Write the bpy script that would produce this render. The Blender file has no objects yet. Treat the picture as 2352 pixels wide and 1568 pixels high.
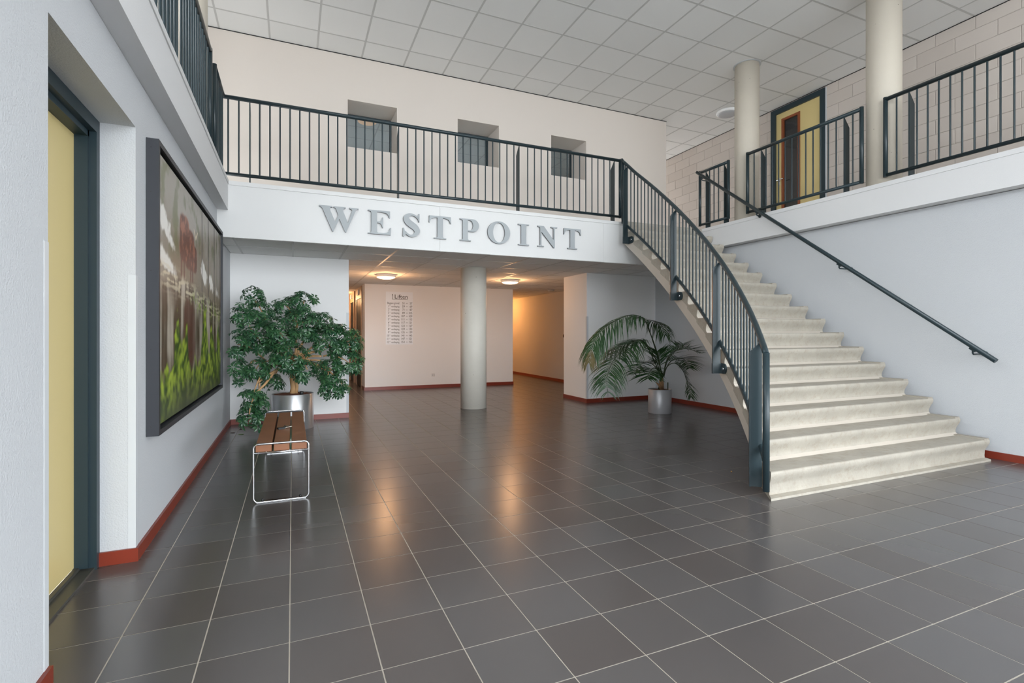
import bpy, math, random
from mathutils import Vector, Matrix, noise

random.seed(7)
SC = bpy.context.scene
COL = SC.collection

# ------------------------------------------------------------------ camera, sky, exposure
TH = 0.40718                      # yaw of the lens to the right of the hall's long axis (Y)
FPX, CXP, CYP, EYE = 1163.9, 1174.6, 767.6, 1.1745
cam = bpy.data.cameras.new('camera'); camo = bpy.data.objects.new('camera', cam); COL.objects.link(camo)
camo.location = (0, 0, EYE); camo.rotation_euler = (math.pi/2, 0, -TH)
cam.sensor_width = 36; cam.lens = FPX/2352*36
cam.shift_x = (1176-CXP)/2352; cam.shift_y = -(784-CYP)/2352
cam.clip_start = 0.02
SC.camera = camo

world = bpy.data.worlds.new('overcast_sky'); SC.world = world; world.use_nodes = True
wb = world.node_tree.nodes['Background']; wb.inputs[0].default_value = (0.90, 0.955, 1.0, 1); wb.inputs[1].default_value = 11.5

FACADE_Y = -6.0
def portal(name, loc, rot, w, h):      # marks a window opening for the sky light, gives no light of its own
    l = bpy.data.lights.new(name, 'AREA'); l.shape = 'RECTANGLE'; l.size = w; l.size_y = h; l.cycles.is_portal = True
    o = bpy.data.objects.new(name, l); COL.objects.link(o); o.location = loc; o.rotation_euler = rot
portal('facade_daylight', (3.55, FACADE_Y-0.12, 2.6), (math.pi/2, 0, 0), 8.6, 5.1)              # shines along +Y
portal('gallery_added_daylight', (-2.62, -0.5, 4.6), (math.pi/2, 0, -math.pi/2), 10.2, 0.9)            # along +X, through the added left gallery windows
portal('left_added_daylight', (-1.12, -0.25, 1.25), (math.pi/2, 0, -math.pi/2), 2.5, 2.3)         # along +X, through glazing added to brighten the lower hall
portal('right_added_daylight', (6.36, -2.2, 1.28), (math.pi/2, 0, math.pi/2), 6.6, 2.35)                # along -X, through glazing added to lighten the left wall
portal('room_added_daylight', (2.0, 12.02, 3.3), (math.pi/2, 0, math.pi), 6.0, 0.6)                   # along -Y, through an opening added to light the upper room
portal('passage_daylight', (7.15, 12.02, 4.1), (math.pi/2, 0, math.pi), 1.3, 1.9)               # along -Y

vs = SC.view_settings
vs.view_transform = 'Standard'; vs.look = 'None'; vs.exposure = 0.0; vs.gamma = 1.0
vs.use_curve_mapping = False

SC.cycles.max_bounces = 16; SC.cycles.diffuse_bounces = 12; SC.cycles.glossy_bounces = 6; SC.cycles.transparent_max_bounces = 12

# ------------------------------------------------------------------ main dimensions (metres)
XL = -0.75        # left wall
XR = 6.09         # right wall, ground floor
XB = 7.87         # block wall, upper floor
YF = 6.27         # gallery fascia
YW = 7.59         # upper white wall
YB = 7.50         # ground floor back wall
ZF = 2.84         # upper floor level
ZS = 2.23         # lower (soffit) ceiling
ZC = 5.175        # upper ceiling
FX0, FY0, FT = -0.6117, 2.4096, 0.30     # floor tile grid

# ------------------------------------------------------------------ materials
def new_mat(name):
    m = bpy.data.materials.new(name); m.use_nodes = True
    return m, m.node_tree.nodes, m.node_tree.links, m.node_tree.nodes['Principled BSDF']

def mat(name, col, rough=0.6, metal=0.0, bump=0.0, bscale=200.0, var=0.0, vscale=3.0, spec=0.5, aniso=0.0, coat=0.0):
    m, N, L, b = new_mat(name)
    b.inputs['Base Color'].default_value = (*col, 1); b.inputs['Roughness'].default_value = rough
    b.inputs['Metallic'].default_value = metal; b.inputs['Specular IOR Level'].default_value = spec
    if aniso: b.inputs['Anisotropic'].default_value = aniso
    if coat: b.inputs['Coat Weight'].default_value = coat; b.inputs['Coat Roughness'].default_value = 0.15
    tc = N.new('ShaderNodeTexCoord')
    if var:
        n = N.new('ShaderNodeTexNoise'); n.inputs['Scale'].default_value = vscale; n.inputs['Detail'].default_value = 5
        L.new(tc.outputs['Object'], n.inputs['Vector'])
        mx = N.new('ShaderNodeMix'); mx.data_type = 'RGBA'
        mx.inputs[6].default_value = (*[c*(1-var) for c in col], 1); mx.inputs[7].default_value = (*[min(1, c*(1+var)) for c in col], 1)
        L.new(n.outputs['Fac'], mx.inputs[0]); L.new(mx.outputs[2], b.inputs['Base Color'])
    if bump:
        n = N.new('ShaderNodeTexNoise'); n.inputs['Scale'].default_value = bscale; n.inputs['Detail'].default_value = 3
        L.new(tc.outputs['Object'], n.inputs['Vector'])
        bp = N.new('ShaderNodeBump'); bp.inputs['Strength'].default_value = bump; bp.inputs['Distance'].default_value = 0.004
        L.new(n.outputs['Fac'], bp.inputs['Height']); L.new(bp.outputs['Normal'], b.inputs['Normal'])
    return m

def mat_random(name, c0, c1, rough=0.6, bump=0.0, bscale=40, rvar=0.0, spec=0.5, streak=0.0, ior=1.5):
    """base colour between c0 and c1, picked per object and per mesh island"""
    m, N, L, b = new_mat(name)
    oi = N.new('ShaderNodeObjectInfo'); ge = N.new('ShaderNodeNewGeometry')
    ad = N.new('ShaderNodeMath'); ad.operation = 'ADD'; L.new(oi.outputs['Random'], ad.inputs[0]); L.new(ge.outputs['Random Per Island'], ad.inputs[1])
    fr = N.new('ShaderNodeMath'); fr.operation = 'FRACT'; L.new(ad.outputs[0], fr.inputs[0])
    mx = N.new('ShaderNodeMix'); mx.data_type = 'RGBA'; mx.inputs[6].default_value = (*c0, 1); mx.inputs[7].default_value = (*c1, 1)
    L.new(fr.outputs[0], mx.inputs[0])
    out = mx.outputs[2]
    tc = N.new('ShaderNodeTexCoord')
    if streak:
        mp = N.new('ShaderNodeMapping'); mp.inputs['Scale'].default_value = (3, 9, 3); mp.inputs['Rotation'].default_value = (0, 0, 0.5)
        L.new(ge.outputs['Position'], mp.inputs['Vector'])
        n = N.new('ShaderNodeTexNoise'); n.inputs['Scale'].default_value = 1.6; n.inputs['Detail'].default_value = 8; n.inputs['Roughness'].default_value = 0.7
        L.new(mp.outputs[0], n.inputs['Vector'])
        rp = N.new('ShaderNodeValToRGB'); rp.color_ramp.elements[0].position = 0.55; rp.color_ramp.elements[1].position = 0.8
        rp.color_ramp.elements[1].color = (streak, streak, streak, 1)
        L.new(n.outputs['Fac'], rp.inputs[0])
        sm = N.new('ShaderNodeMix'); sm.data_type = 'RGBA'; sm.inputs[7].default_value = (0.2, 0.19, 0.18, 1)
        L.new(rp.outputs[0], sm.inputs[0]); L.new(out, sm.inputs[6]); out = sm.outputs[2]
    L.new(out, b.inputs['Base Color'])
    b.inputs['Roughness'].default_value = rough; b.inputs['Specular IOR Level'].default_value = spec; b.inputs['IOR'].default_value = ior
    if rvar:
        n = N.new('ShaderNodeTexNoise'); n.inputs['Scale'].default_value = 3.0; n.inputs['Detail'].default_value = 6
        L.new(ge.outputs['Position'], n.inputs['Vector'])
        mr = N.new('ShaderNodeMapRange'); mr.inputs[3].default_value = rough-rvar; mr.inputs[4].default_value = rough+rvar
        L.new(n.outputs['Fac'], mr.inputs[0]); L.new(mr.outputs[0], b.inputs['Roughness'])
    if bump:
        n = N.new('ShaderNodeTexNoise'); n.inputs['Scale'].default_value = bscale; n.inputs['Detail'].default_value = 3
        L.new(ge.outputs['Position'], n.inputs['Vector'])
        bp = N.new('ShaderNodeBump'); bp.inputs['Strength'].default_value = bump; bp.inputs['Distance'].default_value = 0.003
        L.new(n.outputs['Fac'], bp.inputs['Height']); L.new(bp.outputs['Normal'], b.inputs['Normal'])
    return m

def mat_concrete(name, col, pits=0.0, var=0.12, rough=0.6, bump=0.15, spec=0.4, stain=0.0):
    m, N, L, b = new_mat(name)
    ge = N.new('ShaderNodeNewGeometry')
    n = N.new('ShaderNodeTexNoise'); n.inputs['Scale'].default_value = 4.0; n.inputs['Detail'].default_value = 8; n.inputs['Roughness'].default_value = 0.65
    L.new(ge.outputs['Position'], n.inputs['Vector'])
    mx = N.new('ShaderNodeMix'); mx.data_type = 'RGBA'
    mx.inputs[6].default_value = (*[c*(1-var) for c in col], 1); mx.inputs[7].default_value = (*[min(1, c*(1+var)) for c in col], 1)
    L.new(n.outputs['Fac'], mx.inputs[0]); out = mx.outputs[2]
    if stain:
        n2 = N.new('ShaderNodeTexNoise'); n2.inputs['Scale'].default_value = 18; n2.inputs['Detail'].default_value = 6; n2.inputs['Roughness'].default_value = 0.7
        L.new(ge.outputs['Position'], n2.inputs['Vector'])
        rp = N.new('ShaderNodeValToRGB'); rp.color_ramp.elements[0].position = 0.50; rp.color_ramp.elements[1].position = 0.70
        rp.color_ramp.elements[1].color = (stain, stain, stain, 1)
        L.new(n2.outputs['Fac'], rp.inputs[0])
        s = N.new('ShaderNodeMix'); s.data_type = 'RGBA'; s.inputs[7].default_value = (col[0]*0.72, col[1]*0.64, col[2]*0.54, 1)
        L.new(rp.outputs[0], s.inputs[0]); L.new(out, s.inputs[6]); out = s.outputs[2]
    if pits:
        v = N.new('ShaderNodeTexVoronoi'); v.inputs['Scale'].default_value = 9.0
        L.new(ge.outputs['Position'], v.inputs['Vector'])
        lt = N.new('ShaderNodeMath'); lt.operation = 'LESS_THAN'; lt.inputs[1].default_value = pits
        L.new(v.outputs['Distance'], lt.inputs[0])
        s = N.new('ShaderNodeMix'); s.data_type = 'RGBA'; s.inputs[7].default_value = (0.16, 0.14, 0.11, 1)
        L.new(lt.outputs[0], s.inputs[0]); L.new(out, s.inputs[6]); out = s.outputs[2]
    L.new(out, b.inputs['Base Color'])
    b.inputs['Roughness'].default_value = rough; b.inputs['Specular IOR Level'].default_value = spec
    if bump:
        n3 = N.new('ShaderNodeTexNoise'); n3.inputs['Scale'].default_value = 60; n3.inputs['Detail'].default_value = 5
        L.new(ge.outputs['Position'], n3.inputs['Vector'])
        bp = N.new('ShaderNodeBump'); bp.inputs['Strength'].default_value = bump; bp.inputs['Distance'].default_value = 0.004
        L.new(n3.outputs['Fac'], bp.inputs['Height']); L.new(bp.outputs['Normal'], b.inputs['Normal'])
    return m

def mat_emit(name, col, strength):
    m = bpy.data.materials.new(name); m.use_nodes = True
    N = m.node_tree.nodes; L = m.node_tree.links; N.clear()
    e = N.new('ShaderNodeEmission'); e.inputs[0].default_value = (*col, 1); e.inputs[1].default_value = strength
    o = N.new('ShaderNodeOutputMaterial'); L.new(e.outputs[0], o.inputs[0]); return m

def mat_glass(name, tint=(0.75, 0.8, 0.82), refl=0.10):
    m = bpy.data.materials.new(name); m.use_nodes = True
    N = m.node_tree.nodes; L = m.node_tree.links; N.clear()
    t = N.new('ShaderNodeBsdfTransparent'); t.inputs[0].default_value = (*tint, 1)
    g = N.new('ShaderNodeBsdfGlossy'); g.inputs['Roughness'].default_value = 0.01
    fr = N.new('ShaderNodeFresnel'); fr.inputs[0].default_value = 1.7
    mx = N.new('ShaderNodeMixShader'); L.new(fr.outputs[0], mx.inputs[0]); L.new(t.outputs[0], mx.inputs[1]); L.new(g.outputs[0], mx.inputs[2])
    o = N.new('ShaderNodeOutputMaterial'); L.new(mx.outputs[0], o.inputs[0]); return m

M = {}
M['wall'] = mat('white_textured_plaster', (0.525, 0.54, 0.56), 0.75, bump=0.6, bscale=150)
M['wall_up'] = mat('cream_paint', (0.64, 0.58, 0.525), 0.8, bump=0.08, bscale=120)
M['wall_smooth'] = mat('white_paint', (0.82, 0.815, 0.81), 0.7, bump=0.05, bscale=120)
M['fascia'] = mat('white_satin_board', (0.655, 0.655, 0.65), 0.45, bump=0.03, bscale=60)
M['beam'] = mat('white_plaster_beam', (0.67, 0.67, 0.675), 0.65, bump=0.2, bscale=150)
M['trimw'] = mat('white_trim', (0.56, 0.58, 0.60), 0.45)
M['ctile'] = mat_random('mineral_ceiling_tile', (0.76, 0.76, 0.75), (0.80, 0.80, 0.79), 0.9, bump=0.15, bscale=120, spec=0.2)
M['cbar'] = mat('ceiling_grid_bar', (0.52, 0.52, 0.51), 0.45)
M['grout'] = mat('pale_grout', (0.52, 0.47, 0.40), 0.85, bump=0.1, bscale=200)
M['ftile'] = mat_random('dark_ceramic_tile', (0.082, 0.070, 0.067), (0.098, 0.092, 0.092), 0.25, rvar=0.015, spec=0.5, streak=0.0, ior=1.74)
M['block'] = mat_random('sand_lime_block', (0.53, 0.475, 0.43), (0.57, 0.515, 0.47), 0.85, bump=0.12, bscale=180, spec=0.3)
M['mortar'] = mat('block_joint', (0.40, 0.36, 0.34), 0.9)
M['skirt'] = mat('terracotta_skirting', (0.20, 0.028, 0.013), 0.35, var=0.15, vscale=6)
M['steel'] = mat('dark_green_steel_paint', (0.020, 0.034, 0.040), 0.30, spec=0.36)
M['column'] = mat_concrete('pale_concrete_column', (0.67, 0.635, 0.565), pits=0.045, var=0.06, bump=0.06, rough=0.55)
M['column_up'] = mat_concrete('concrete_column_toned_dark', (0.56, 0.51, 0.43), pits=0.045, var=0.06, bump=0.06, rough=0.6)  # same concrete as the lower column, toned darker against the brighter upper light
M['stair'] = mat_concrete('cream_precast_concrete', (0.355, 0.325, 0.275), var=0.26, bump=0.45, rough=0.6, stain=0.5)
M['stair_side'] = mat_concrete('smooth_precast_concrete', (0.50, 0.45, 0.39), var=0.08, bump=0.08)
M['yellow'] = mat('yellow_door_paint', (0.68, 0.55, 0.25), 0.4, bump=0.02, bscale=30)
M['frame'] = mat('slate_green_frame', (0.020, 0.037, 0.046), 0.38, spec=0.35)
M['black'] = mat('black_plastic', (0.012, 0.012, 0.013), 0.4)
M['picframe'] = mat('anthracite_picture_frame', (0.020, 0.022, 0.028), 0.5)
M['wood'] = mat('red_brown_bench_wood', (0.235, 0.088, 0.035), 0.42, var=0.25, vscale=5)
M['chrome'] = mat('polished_steel', (0.72, 0.73, 0.75), 0.16, metal=1.0)
M['brushed'] = mat('brushed_steel', (0.72, 0.73, 0.75), 0.38, metal=0.85)
_t = M['brushed'].node_tree.nodes.new('ShaderNodeTangent'); _t.direction_type = 'RADIAL'; _t.axis = 'Z'
_b = M['brushed'].node_tree.nodes['Principled BSDF']; M['brushed'].node_tree.links.new(_t.outputs[0], _b.inputs['Tangent']); _b.inputs['Anisotropic'].default_value = 0.85; _b.inputs['Anisotropic Rotation'].default_value = 0.25
M['satin'] = mat('satin_grey_metal', (0.46, 0.46, 0.48), 0.42, metal=0.35)
M['bark_mulch'] = mat('bark_mulch', (0.13, 0.045, 0.022), 0.9, bump=1.0, bscale=60, var=0.6, vscale=50)
M['trunk'] = mat('tan_bark', (0.50, 0.30, 0.14), 0.7, bump=0.5, bscale=40, var=0.35, vscale=9)
M['leaf'] = mat_random('schefflera_leaf', (0.013, 0.060, 0.028), (0.046, 0.135, 0.048), 0.30, spec=0.55)
M['palm'] = mat_random('palm_leaflet', (0.012, 0.045, 0.014), (0.030, 0.085, 0.022), 0.38, spec=0.5)
M['palm_dry'] = mat_random('dry_palm_leaflet', (0.10, 0.09, 0.03), (0.16, 0.12, 0.05), 0.5)
M['palm_stem'] = mat('palm_stalk', (0.03, 0.045, 0.018), 0.5, var=0.3)
M['husk'] = mat('dry_palm_sheath', (0.36, 0.20, 0.10), 0.8, var=0.3, vscale=20)
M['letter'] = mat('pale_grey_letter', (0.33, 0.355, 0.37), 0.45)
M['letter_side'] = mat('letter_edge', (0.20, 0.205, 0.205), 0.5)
M['signpanel'] = mat('sign_panel', (0.84, 0.87, 0.91), 0.35, metal=0.0)
M['ink'] = mat('sign_lettering', (0.03, 0.028, 0.028), 0.5)
M['lamp_body'] = mat('white_lamp_body', (0.85, 0.85, 0.85), 0.4)
M['lamp_unlit'] = mat('grey_lamp_diffuser', (0.45, 0.46, 0.48), 0.25)
M['lamp_lit'] = mat_emit('warm_lamp_glow', (1.0, 0.66, 0.36), 8.0)
M['lamp_dim'] = mat_emit('dim_lamp_glow', (1.0, 0.66, 0.45), 0.8)
M['glass'] = mat_glass('window_glass')
M['darkglass'] = mat('dark_vision_glass', (0.02, 0.021, 0.022), 0.06, spec=0.7)
M['mahogany'] = mat('red_brown_beading', (0.25, 0.065, 0.02), 0.4)
M['lift'] = mat('lift_door_dark', (0.008, 0.010, 0.013), 0.5, spec=0.15)
M['liftframe'] = mat('lift_surround', (0.45, 0.30, 0.19), 0.4)
M['paving'] = mat('pale_outdoor_paving', (0.50, 0.50, 0.49), 0.9)
M['carpet'] = mat('grey_floor', (0.3, 0.3, 0.3), 0.9)
M['rubber'] = mat('threshold_strip', (0.06, 0.058, 0.05), 0.35)
M['key'] = mat('key_metal', (0.5, 0.48, 0.42), 0.3, metal=1.0)
M['keyfob'] = mat('black_key_fob', (0.010, 0.010, 0.011), 0.35)
M['dryleaf'] = mat('dry_leaf', (0.06, 0.035, 0.02), 0.7)
M['greenleaf'] = mat('fresh_leaf', (0.10, 0.20, 0.03), 0.5)
M['yellowbit'] = mat('yellow_leaf', (0.75, 0.38, 0.03), 0.6)
M['socket'] = mat('socket_plastic', (0.72, 0.70, 0.68), 0.35)

# ------------------------------------------------------------------ mesh helpers
class MB:
    def __init__(s): s.v = []; s.f = []; s.mi = []; s.sm = []
    def add(s, vs_, fs, mi=0, smooth=False):
        o = len(s.v); s.v += [tuple(p) for p in vs_]
        for f in fs: s.f.append(tuple(i+o for i in f)); s.mi.append(mi); s.sm.append(smooth)
        return s
    def box(s, x0, x1, y0, y1, z0, z1, mi=0):
        return s.add([(x0,y0,z0),(x1,y0,z0),(x1,y1,z0),(x0,y1,z0),(x0,y0,z1),(x1,y0,z1),(x1,y1,z1),(x0,y1,z1)],
              [(0,3,2,1),(4,5,6,7),(0,1,5,4),(1,2,6,5),(2,3,7,6),(3,0,4,7)], mi)
    def tube(s, pts, r, n=12, mi=0, cap=True, smooth=True):
        pts = [Vector(p) for p in pts]; rr = r if isinstance(r, (list, tuple)) else [r]*len(pts)
        vs_ = []; up = None
        for i, p in enumerate(pts):
            t = (pts[min(i+1, len(pts)-1)]-pts[max(i-1, 0)]).normalized()
            if up is None:
                a = Vector((0,0,1)) if abs(t.z) < 0.9 else Vector((1,0,0))
                u = t.cross(a).normalized()
            else:
                u = up-t*up.dot(t)
                u = u.normalized() if u.length > 1e-6 else t.orthogonal().normalized()
            up = u; w = t.cross(u)
            # keep the tube's girth on sharp bends
            k = 1.0
            if 0 < i < len(pts)-1:
                d = (pts[i]-pts[i-1]).normalized().dot((pts[i+1]-pts[i]).normalized())
                k = 1/max(0.5, math.sqrt((1+d)/2))
            for j in range(n):
                an = 2*math.pi*j/n; vs_.append(p+(u*math.cos(an)+w*math.sin(an))*rr[i]*(k if k < 1.05 else 1.0))
        fs = []
        for i in range(len(pts)-1):
            for j in range(n):
                a = i*n+j; b = i*n+(j+1) % n; fs.append((a, b, b+n, a+n))
        s.add(vs_, fs, mi, smooth)
        if cap:
            o = len(s.v)-len(vs_)
            s.f.append(tuple(o+j for j in reversed(range(n)))); s.mi.append(mi); s.sm.append(False)
            e = o+(len(pts)-1)*n; s.f.append(tuple(e+j for j in range(n))); s.mi.append(mi); s.sm.append(False)
        return s
    def lathe(s, prof, n=32, c=(0,0,0), mi=0, smooth=True):
        vs_ = []; fs = []
        for r, z in prof:
            for j in range(n):
                a = 2*math.pi*j/n; vs_.append((c[0]+r*math.cos(a), c[1]+r*math.sin(a), c[2]+z))
        for i in range(len(prof)-1):
            for j in range(n):
                a = i*n+j; b = i*n+(j+1) % n; fs.append((a, b, b+n, a+n))
        s.add(vs_, fs, mi, smooth)
        o = len(s.v)-len(vs_)
        if prof[0][0] > 1e-5: s.f.append(tuple(o+j for j in reversed(range(n)))); s.mi.append(mi); s.sm.append(False)
        e = o+(len(prof)-1)*n
        if prof[-1][0] > 1e-5: s.f.append(tuple(e+j for j in range(n))); s.mi.append(mi); s.sm.append(False)
        return s
    def plate(s, poly, origin, du, dv, th, mi=0):
        """flat plate: 2D polygon (u,v) in the plane du,dv, thickness th centred"""
        o = Vector(origin); du = Vector(du); dv = Vector(dv); nn = du.cross(dv).normalized()*th/2
        n = len(poly); A = [o+du*u+dv*v for u, v in poly]
        vs_ = [a+nn for a in A]+[a-nn for a in A]
        fs = [tuple(range(n)), tuple(reversed(range(n, 2*n)))]+[(i, i+n, (i+1) % n+n, (i+1) % n) for i in range(n)]
        return s.add(vs_, fs, mi)
    def mesh(s, name, mats, off=(0,0,0)):
        me = bpy.data.meshes.new(name)
        me.from_pydata([(a-off[0], b-off[1], c-off[2]) for a, b, c in s.v], [], s.f)
        for m in (mats if isinstance(mats, (list, tuple)) else [mats]): me.materials.append(m)
        me.polygons.foreach_set('material_index', s.mi); me.polygons.foreach_set('use_smooth', s.sm)
        me.update(); return me
    def build(s, name, mats, parent=None, origin=None):
        """world-space geometry -> object; the parent (an unrotated Empty or mesh) keeps its place"""
        off = Vector((0,0,0))
        if origin is not None: off = Vector(origin)
        pw = wloc(parent)
        me = s.mesh(name, mats, off)
        return link(name, me, parent, off-pw)

def wloc(o):
    v = Vector((0,0,0))
    while o is not None: v = v+Vector(o.location); o = o.parent
    return v
def link(name, me, parent=None, loc=(0,0,0)):
    o = bpy.data.objects.new(name, me); COL.objects.link(o); o.parent = parent; o.location = loc
    return o
def tag(o, label, cat, group=None, kind=None):
    o['label'] = label; o['category'] = cat
    if group: o['group'] = group
    if kind: o['kind'] = kind
    return o
def thing(name, label, cat, loc=(0,0,0), group=None, kind=None):
    o = bpy.data.objects.new(name, None); COL.objects.link(o); o.location = loc
    o.empty_display_size = 0.1
    return tag(o, label, cat, group, kind)
def struct(name, mb, m, label, cat):
    return tag(mb.build(name, m), label, cat, kind='structure')

def project(p):
    c, s = math.cos(TH), math.sin(TH)
    a = c*p[0]-s*p[1]; d = s*p[0]+c*p[1]
    if d < 0.25: return None
    return CXP+FPX*a/d, CYP-FPX*(p[2]-EYE)/d
def seen_area(corners):
    q = [project(p) for p in corners]
    if any(k is None for k in q): return 0
    x = [k[0] for k in q]; y = [k[1] for k in q]
    if max(x) < -20 or min(x) > 2372 or max(y) < -20 or min(y) > 1588: return 0
    return abs(sum(x[i]*y[(i+1) % 4]-x[(i+1) % 4]*y[i] for i in range(4)))/2

def pieces(parent, name, rects, mk, m, limit=300, minarea=60):
    """rects: (centre, size, corners). The largest in view become parts, the rest one stuff part. mk(size)->MB at the origin"""
    ranked = sorted(((seen_area(c), i) for i, (_, _, c) in enumerate(rects)), reverse=True)
    cache = {}; rest = MB(); pw = wloc(parent)
    for k, (a, i) in enumerate(ranked):
        ctr, size, _ = rects[i]
        key = tuple(round(q, 3) for q in size)
        if k < limit and a > minarea:
            if key not in cache: cache[key] = mk(size).mesh(name, m)
            link(name, cache[key], parent, Vector(ctr)-pw)
        else:
            b = mk(size); rest.add([(x+ctr[0], y+ctr[1], z+ctr[2]) for x, y, z in b.v], b.f)
    if rest.v:
        r = rest.build(name+'_field', m, parent); r['kind'] = 'stuff'

# ------------------------------------------------------------------ floor
fb = MB()
fb.box(-1.1, XR+0.05, FACADE_Y, 15.6, -0.12, -0.0015)
floor = struct('floor', fb, M['grout'], 'dark grey square floor tiles with pale grout joints', 'floor')
rects = []
for i in range(-2, 24):
    for j in range(-29, 45):
        x0 = FX0+i*FT; y0 = FY0+j*FT; xc, yc = x0+FT/2, y0+FT/2
        if xc < -1.05 or xc > XR+0.1 or yc < FACADE_Y+0.1 or yc > 15.5: continue
        if xc < XL-0.02 and not (2.1 < yc < 3.25): continue
        if yc > YB+0.15 and xc < 0.58: continue
        if yc > 11.1 and 1.5 < xc < 4.6: continue
        g = 0.0026
        rects.append(((xc, yc, 0), (FT-2*g, FT-2*g), [(x0,y0,0),(x0+FT,y0,0),(x0+FT,y0+FT,0),(x0,y0+FT,0)]))
pieces(floor, 'floor_tile', rects, lambda s: MB().box(-s[0]/2, s[0]/2, -s[1]/2, s[1]/2, -0.01, 0.0), M['ftile'])

# ------------------------------------------------------------------ ceilings (tiles in a grid of bars)
def grid_ceiling(name, label, x0, x1, y0, y1, z, gx, gy, holes=(), base_top=0.12):
    p = struct(name, MB().box(x0, x1, y0, y1, z+0.018, z+base_top), M['cbar'], label, 'ceiling')
    xs = [gx+0.6*k for k in range(-40, 40)]; xs = [x0]+[x for x in xs if x0+0.03 < x < x1-0.03]+[x1]
    ys = [gy+0.6*k for k in range(-40, 40)]; ys = [y0]+[y for y in ys if y0+0.03 < y < y1-0.03]+[y1]
    rr = []
    for a, b in zip(xs, xs[1:]):
        for c, d in zip(ys, ys[1:]):
            if any(h[0] < (a+b)/2 < h[1] and h[2] < (c+d)/2 < h[3] for h in holes): continue
            rr.append((((a+b)/2, (c+d)/2, z), (b-a-0.02, d-c-0.02), [(a,c,z),(b,c,z),(b,d,z),(a,d,z)]))
    pieces(p, 'ceiling_tile', rr, lambda s: MB().box(-s[0]/2, s[0]/2, -s[1]/2, s[1]/2, 0.0, 0.017), M['ctile'])
    w = 0.012
    for x in xs[1:-1]:
        MB().box(x-w, x+w, y0, y1, z-0.002, z+0.02).build('grid_bar', M['cbar'], p)
    for y in ys[1:-1]:
        MB().box(x0, x1, y-w, y+w, z-0.0015, z+0.02).build('grid_bar', M['cbar'], p)
    return p
grid_ceiling('ceiling', 'pale grey tiled ceiling high above the hall and galleries', -2.4, XB+0.02, FACADE_Y, 12.0, ZC, 0.915, 7.145)
grid_ceiling('ceiling_lower', 'low tiled ceiling under the back gallery with two lit lamps', XL, XR, YF+0.03, 15.5, ZS, 0.60, 6.853, base_top=0.06)

# ------------------------------------------------------------------ ground floor walls
RY0, RY1, RZ = 2.165, 3.19, 2.25      # door recess in the left wall
wl = MB()
wl.box(-1.1, XL, FACADE_Y, -1.5, 0, 2.52); wl.box(-1.1, XL, -1.5, 1.0, 0, 0.1); wl.box(-1.1, XL, -1.5, 1.0, 2.4, 2.52); wl.box(-1.1, XL, 1.0, RY0, 0, 2.52); wl.box(-1.1, XL, RY0, RY1, RZ, 2.52); wl.box(-1.1, XL, RY1, YB, 0, 2.52)
struct('wall_left', wl, M['wall'], 'white textured wall with a deep door recess', 'wall')
struct('wall_right', MB().box(XR, XR+0.25, 1.1, 15.5, 0, 2.50).box(XR, XR+0.25, FACADE_Y, -5.5, 0, 2.50).box(XR, XR+0.25, -5.5, 1.1, 0, 0.1).box(XR, XR+0.25, -5.5, 1.1, 2.45, 2.50), M['wall'], 'white textured wall beside the staircase', 'wall')
struct('wall_back', MB().box(XL, 0.727, YB, YB+0.3, 0, ZS), M['wall_smooth'], 'white wall behind the bushy potted tree', 'wall')
struct('wall_lift_side', MB().box(1.38, 1.62, 10.93, 11.42, 0, ZS).box(1.40, 1.62, 11.42, 15.5, 0, ZS), M['wall_smooth'], 'narrow wall return by the lift doors', 'wall')
struct('wall_sign', MB().box(1.62, 4.75, 10.93, 11.2, 0, ZS).box(4.5, 4.75, 11.2, 15.5, 0, ZS), M['wall_smooth'], 'white wall that carries the floor directory', 'wall')
struct('wall_pillar', MB().box(4.63, XR, 7.47, 8.27, 0, ZS), M['wall_smooth'], 'white wall block behind the potted palm', 'wall')
struct('wall_end', MB().box(-0.75, XR+0.2, 15.5, 15.7, 0, ZS+0.05), M['wall_smooth'], 'end wall of the corridor behind the lifts', 'wall')
struct('wall_lobby_side', MB().box(0.45, 0.70, YB+0.3, 15.5, 0, ZS), M['wall_smooth'], 'side wall of the lift passage', 'wall')

# skirting
SH, ST = 0.068, 0.014
def skirt(name, label, boxes):
    b = MB()
    for q in boxes: b.box(q[0], q[1], q[2], q[3], 0, SH)
    return struct(name, b, M['skirt'], label, 'skirting')
skirt('baseboard_left', 'terracotta skirting along the wall under the framed picture', [(XL, XL+ST, RY1-ST, YB), (XL-0.15, XL, RY1-ST, RY1)])
skirt('baseboard_left_near', 'short terracotta skirting on the near side of the door recess', [(XL, XL+ST, 1.0, RY0+0.0)])
skirt('baseboard_back', 'terracotta skirting behind the bushy potted tree', [(XL+ST, 0.727, YB-ST, YB)])
skirt('baseboard_sign', 'terracotta skirting below the floor directory', [(1.38-ST, 4.75+ST, 10.93-ST, 10.93), (1.38-ST, 1.38, 10.93, 11.42), (4.75, 4.75+ST, 10.93, 15.4)])
skirt('baseboard_pillar', 'terracotta skirting round the wall block behind the palm', [(4.63-ST, XR-ST, 7.47-ST, 7.47), (4.63-ST, 4.63, 7.47, 8.27)])
skirt('baseboard_right', 'terracotta skirting along the wall under the stair handrail', [(XR-ST, XR, 1.1, 7.47-ST), (XR-ST, XR, 8.27, 15.4)])

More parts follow.
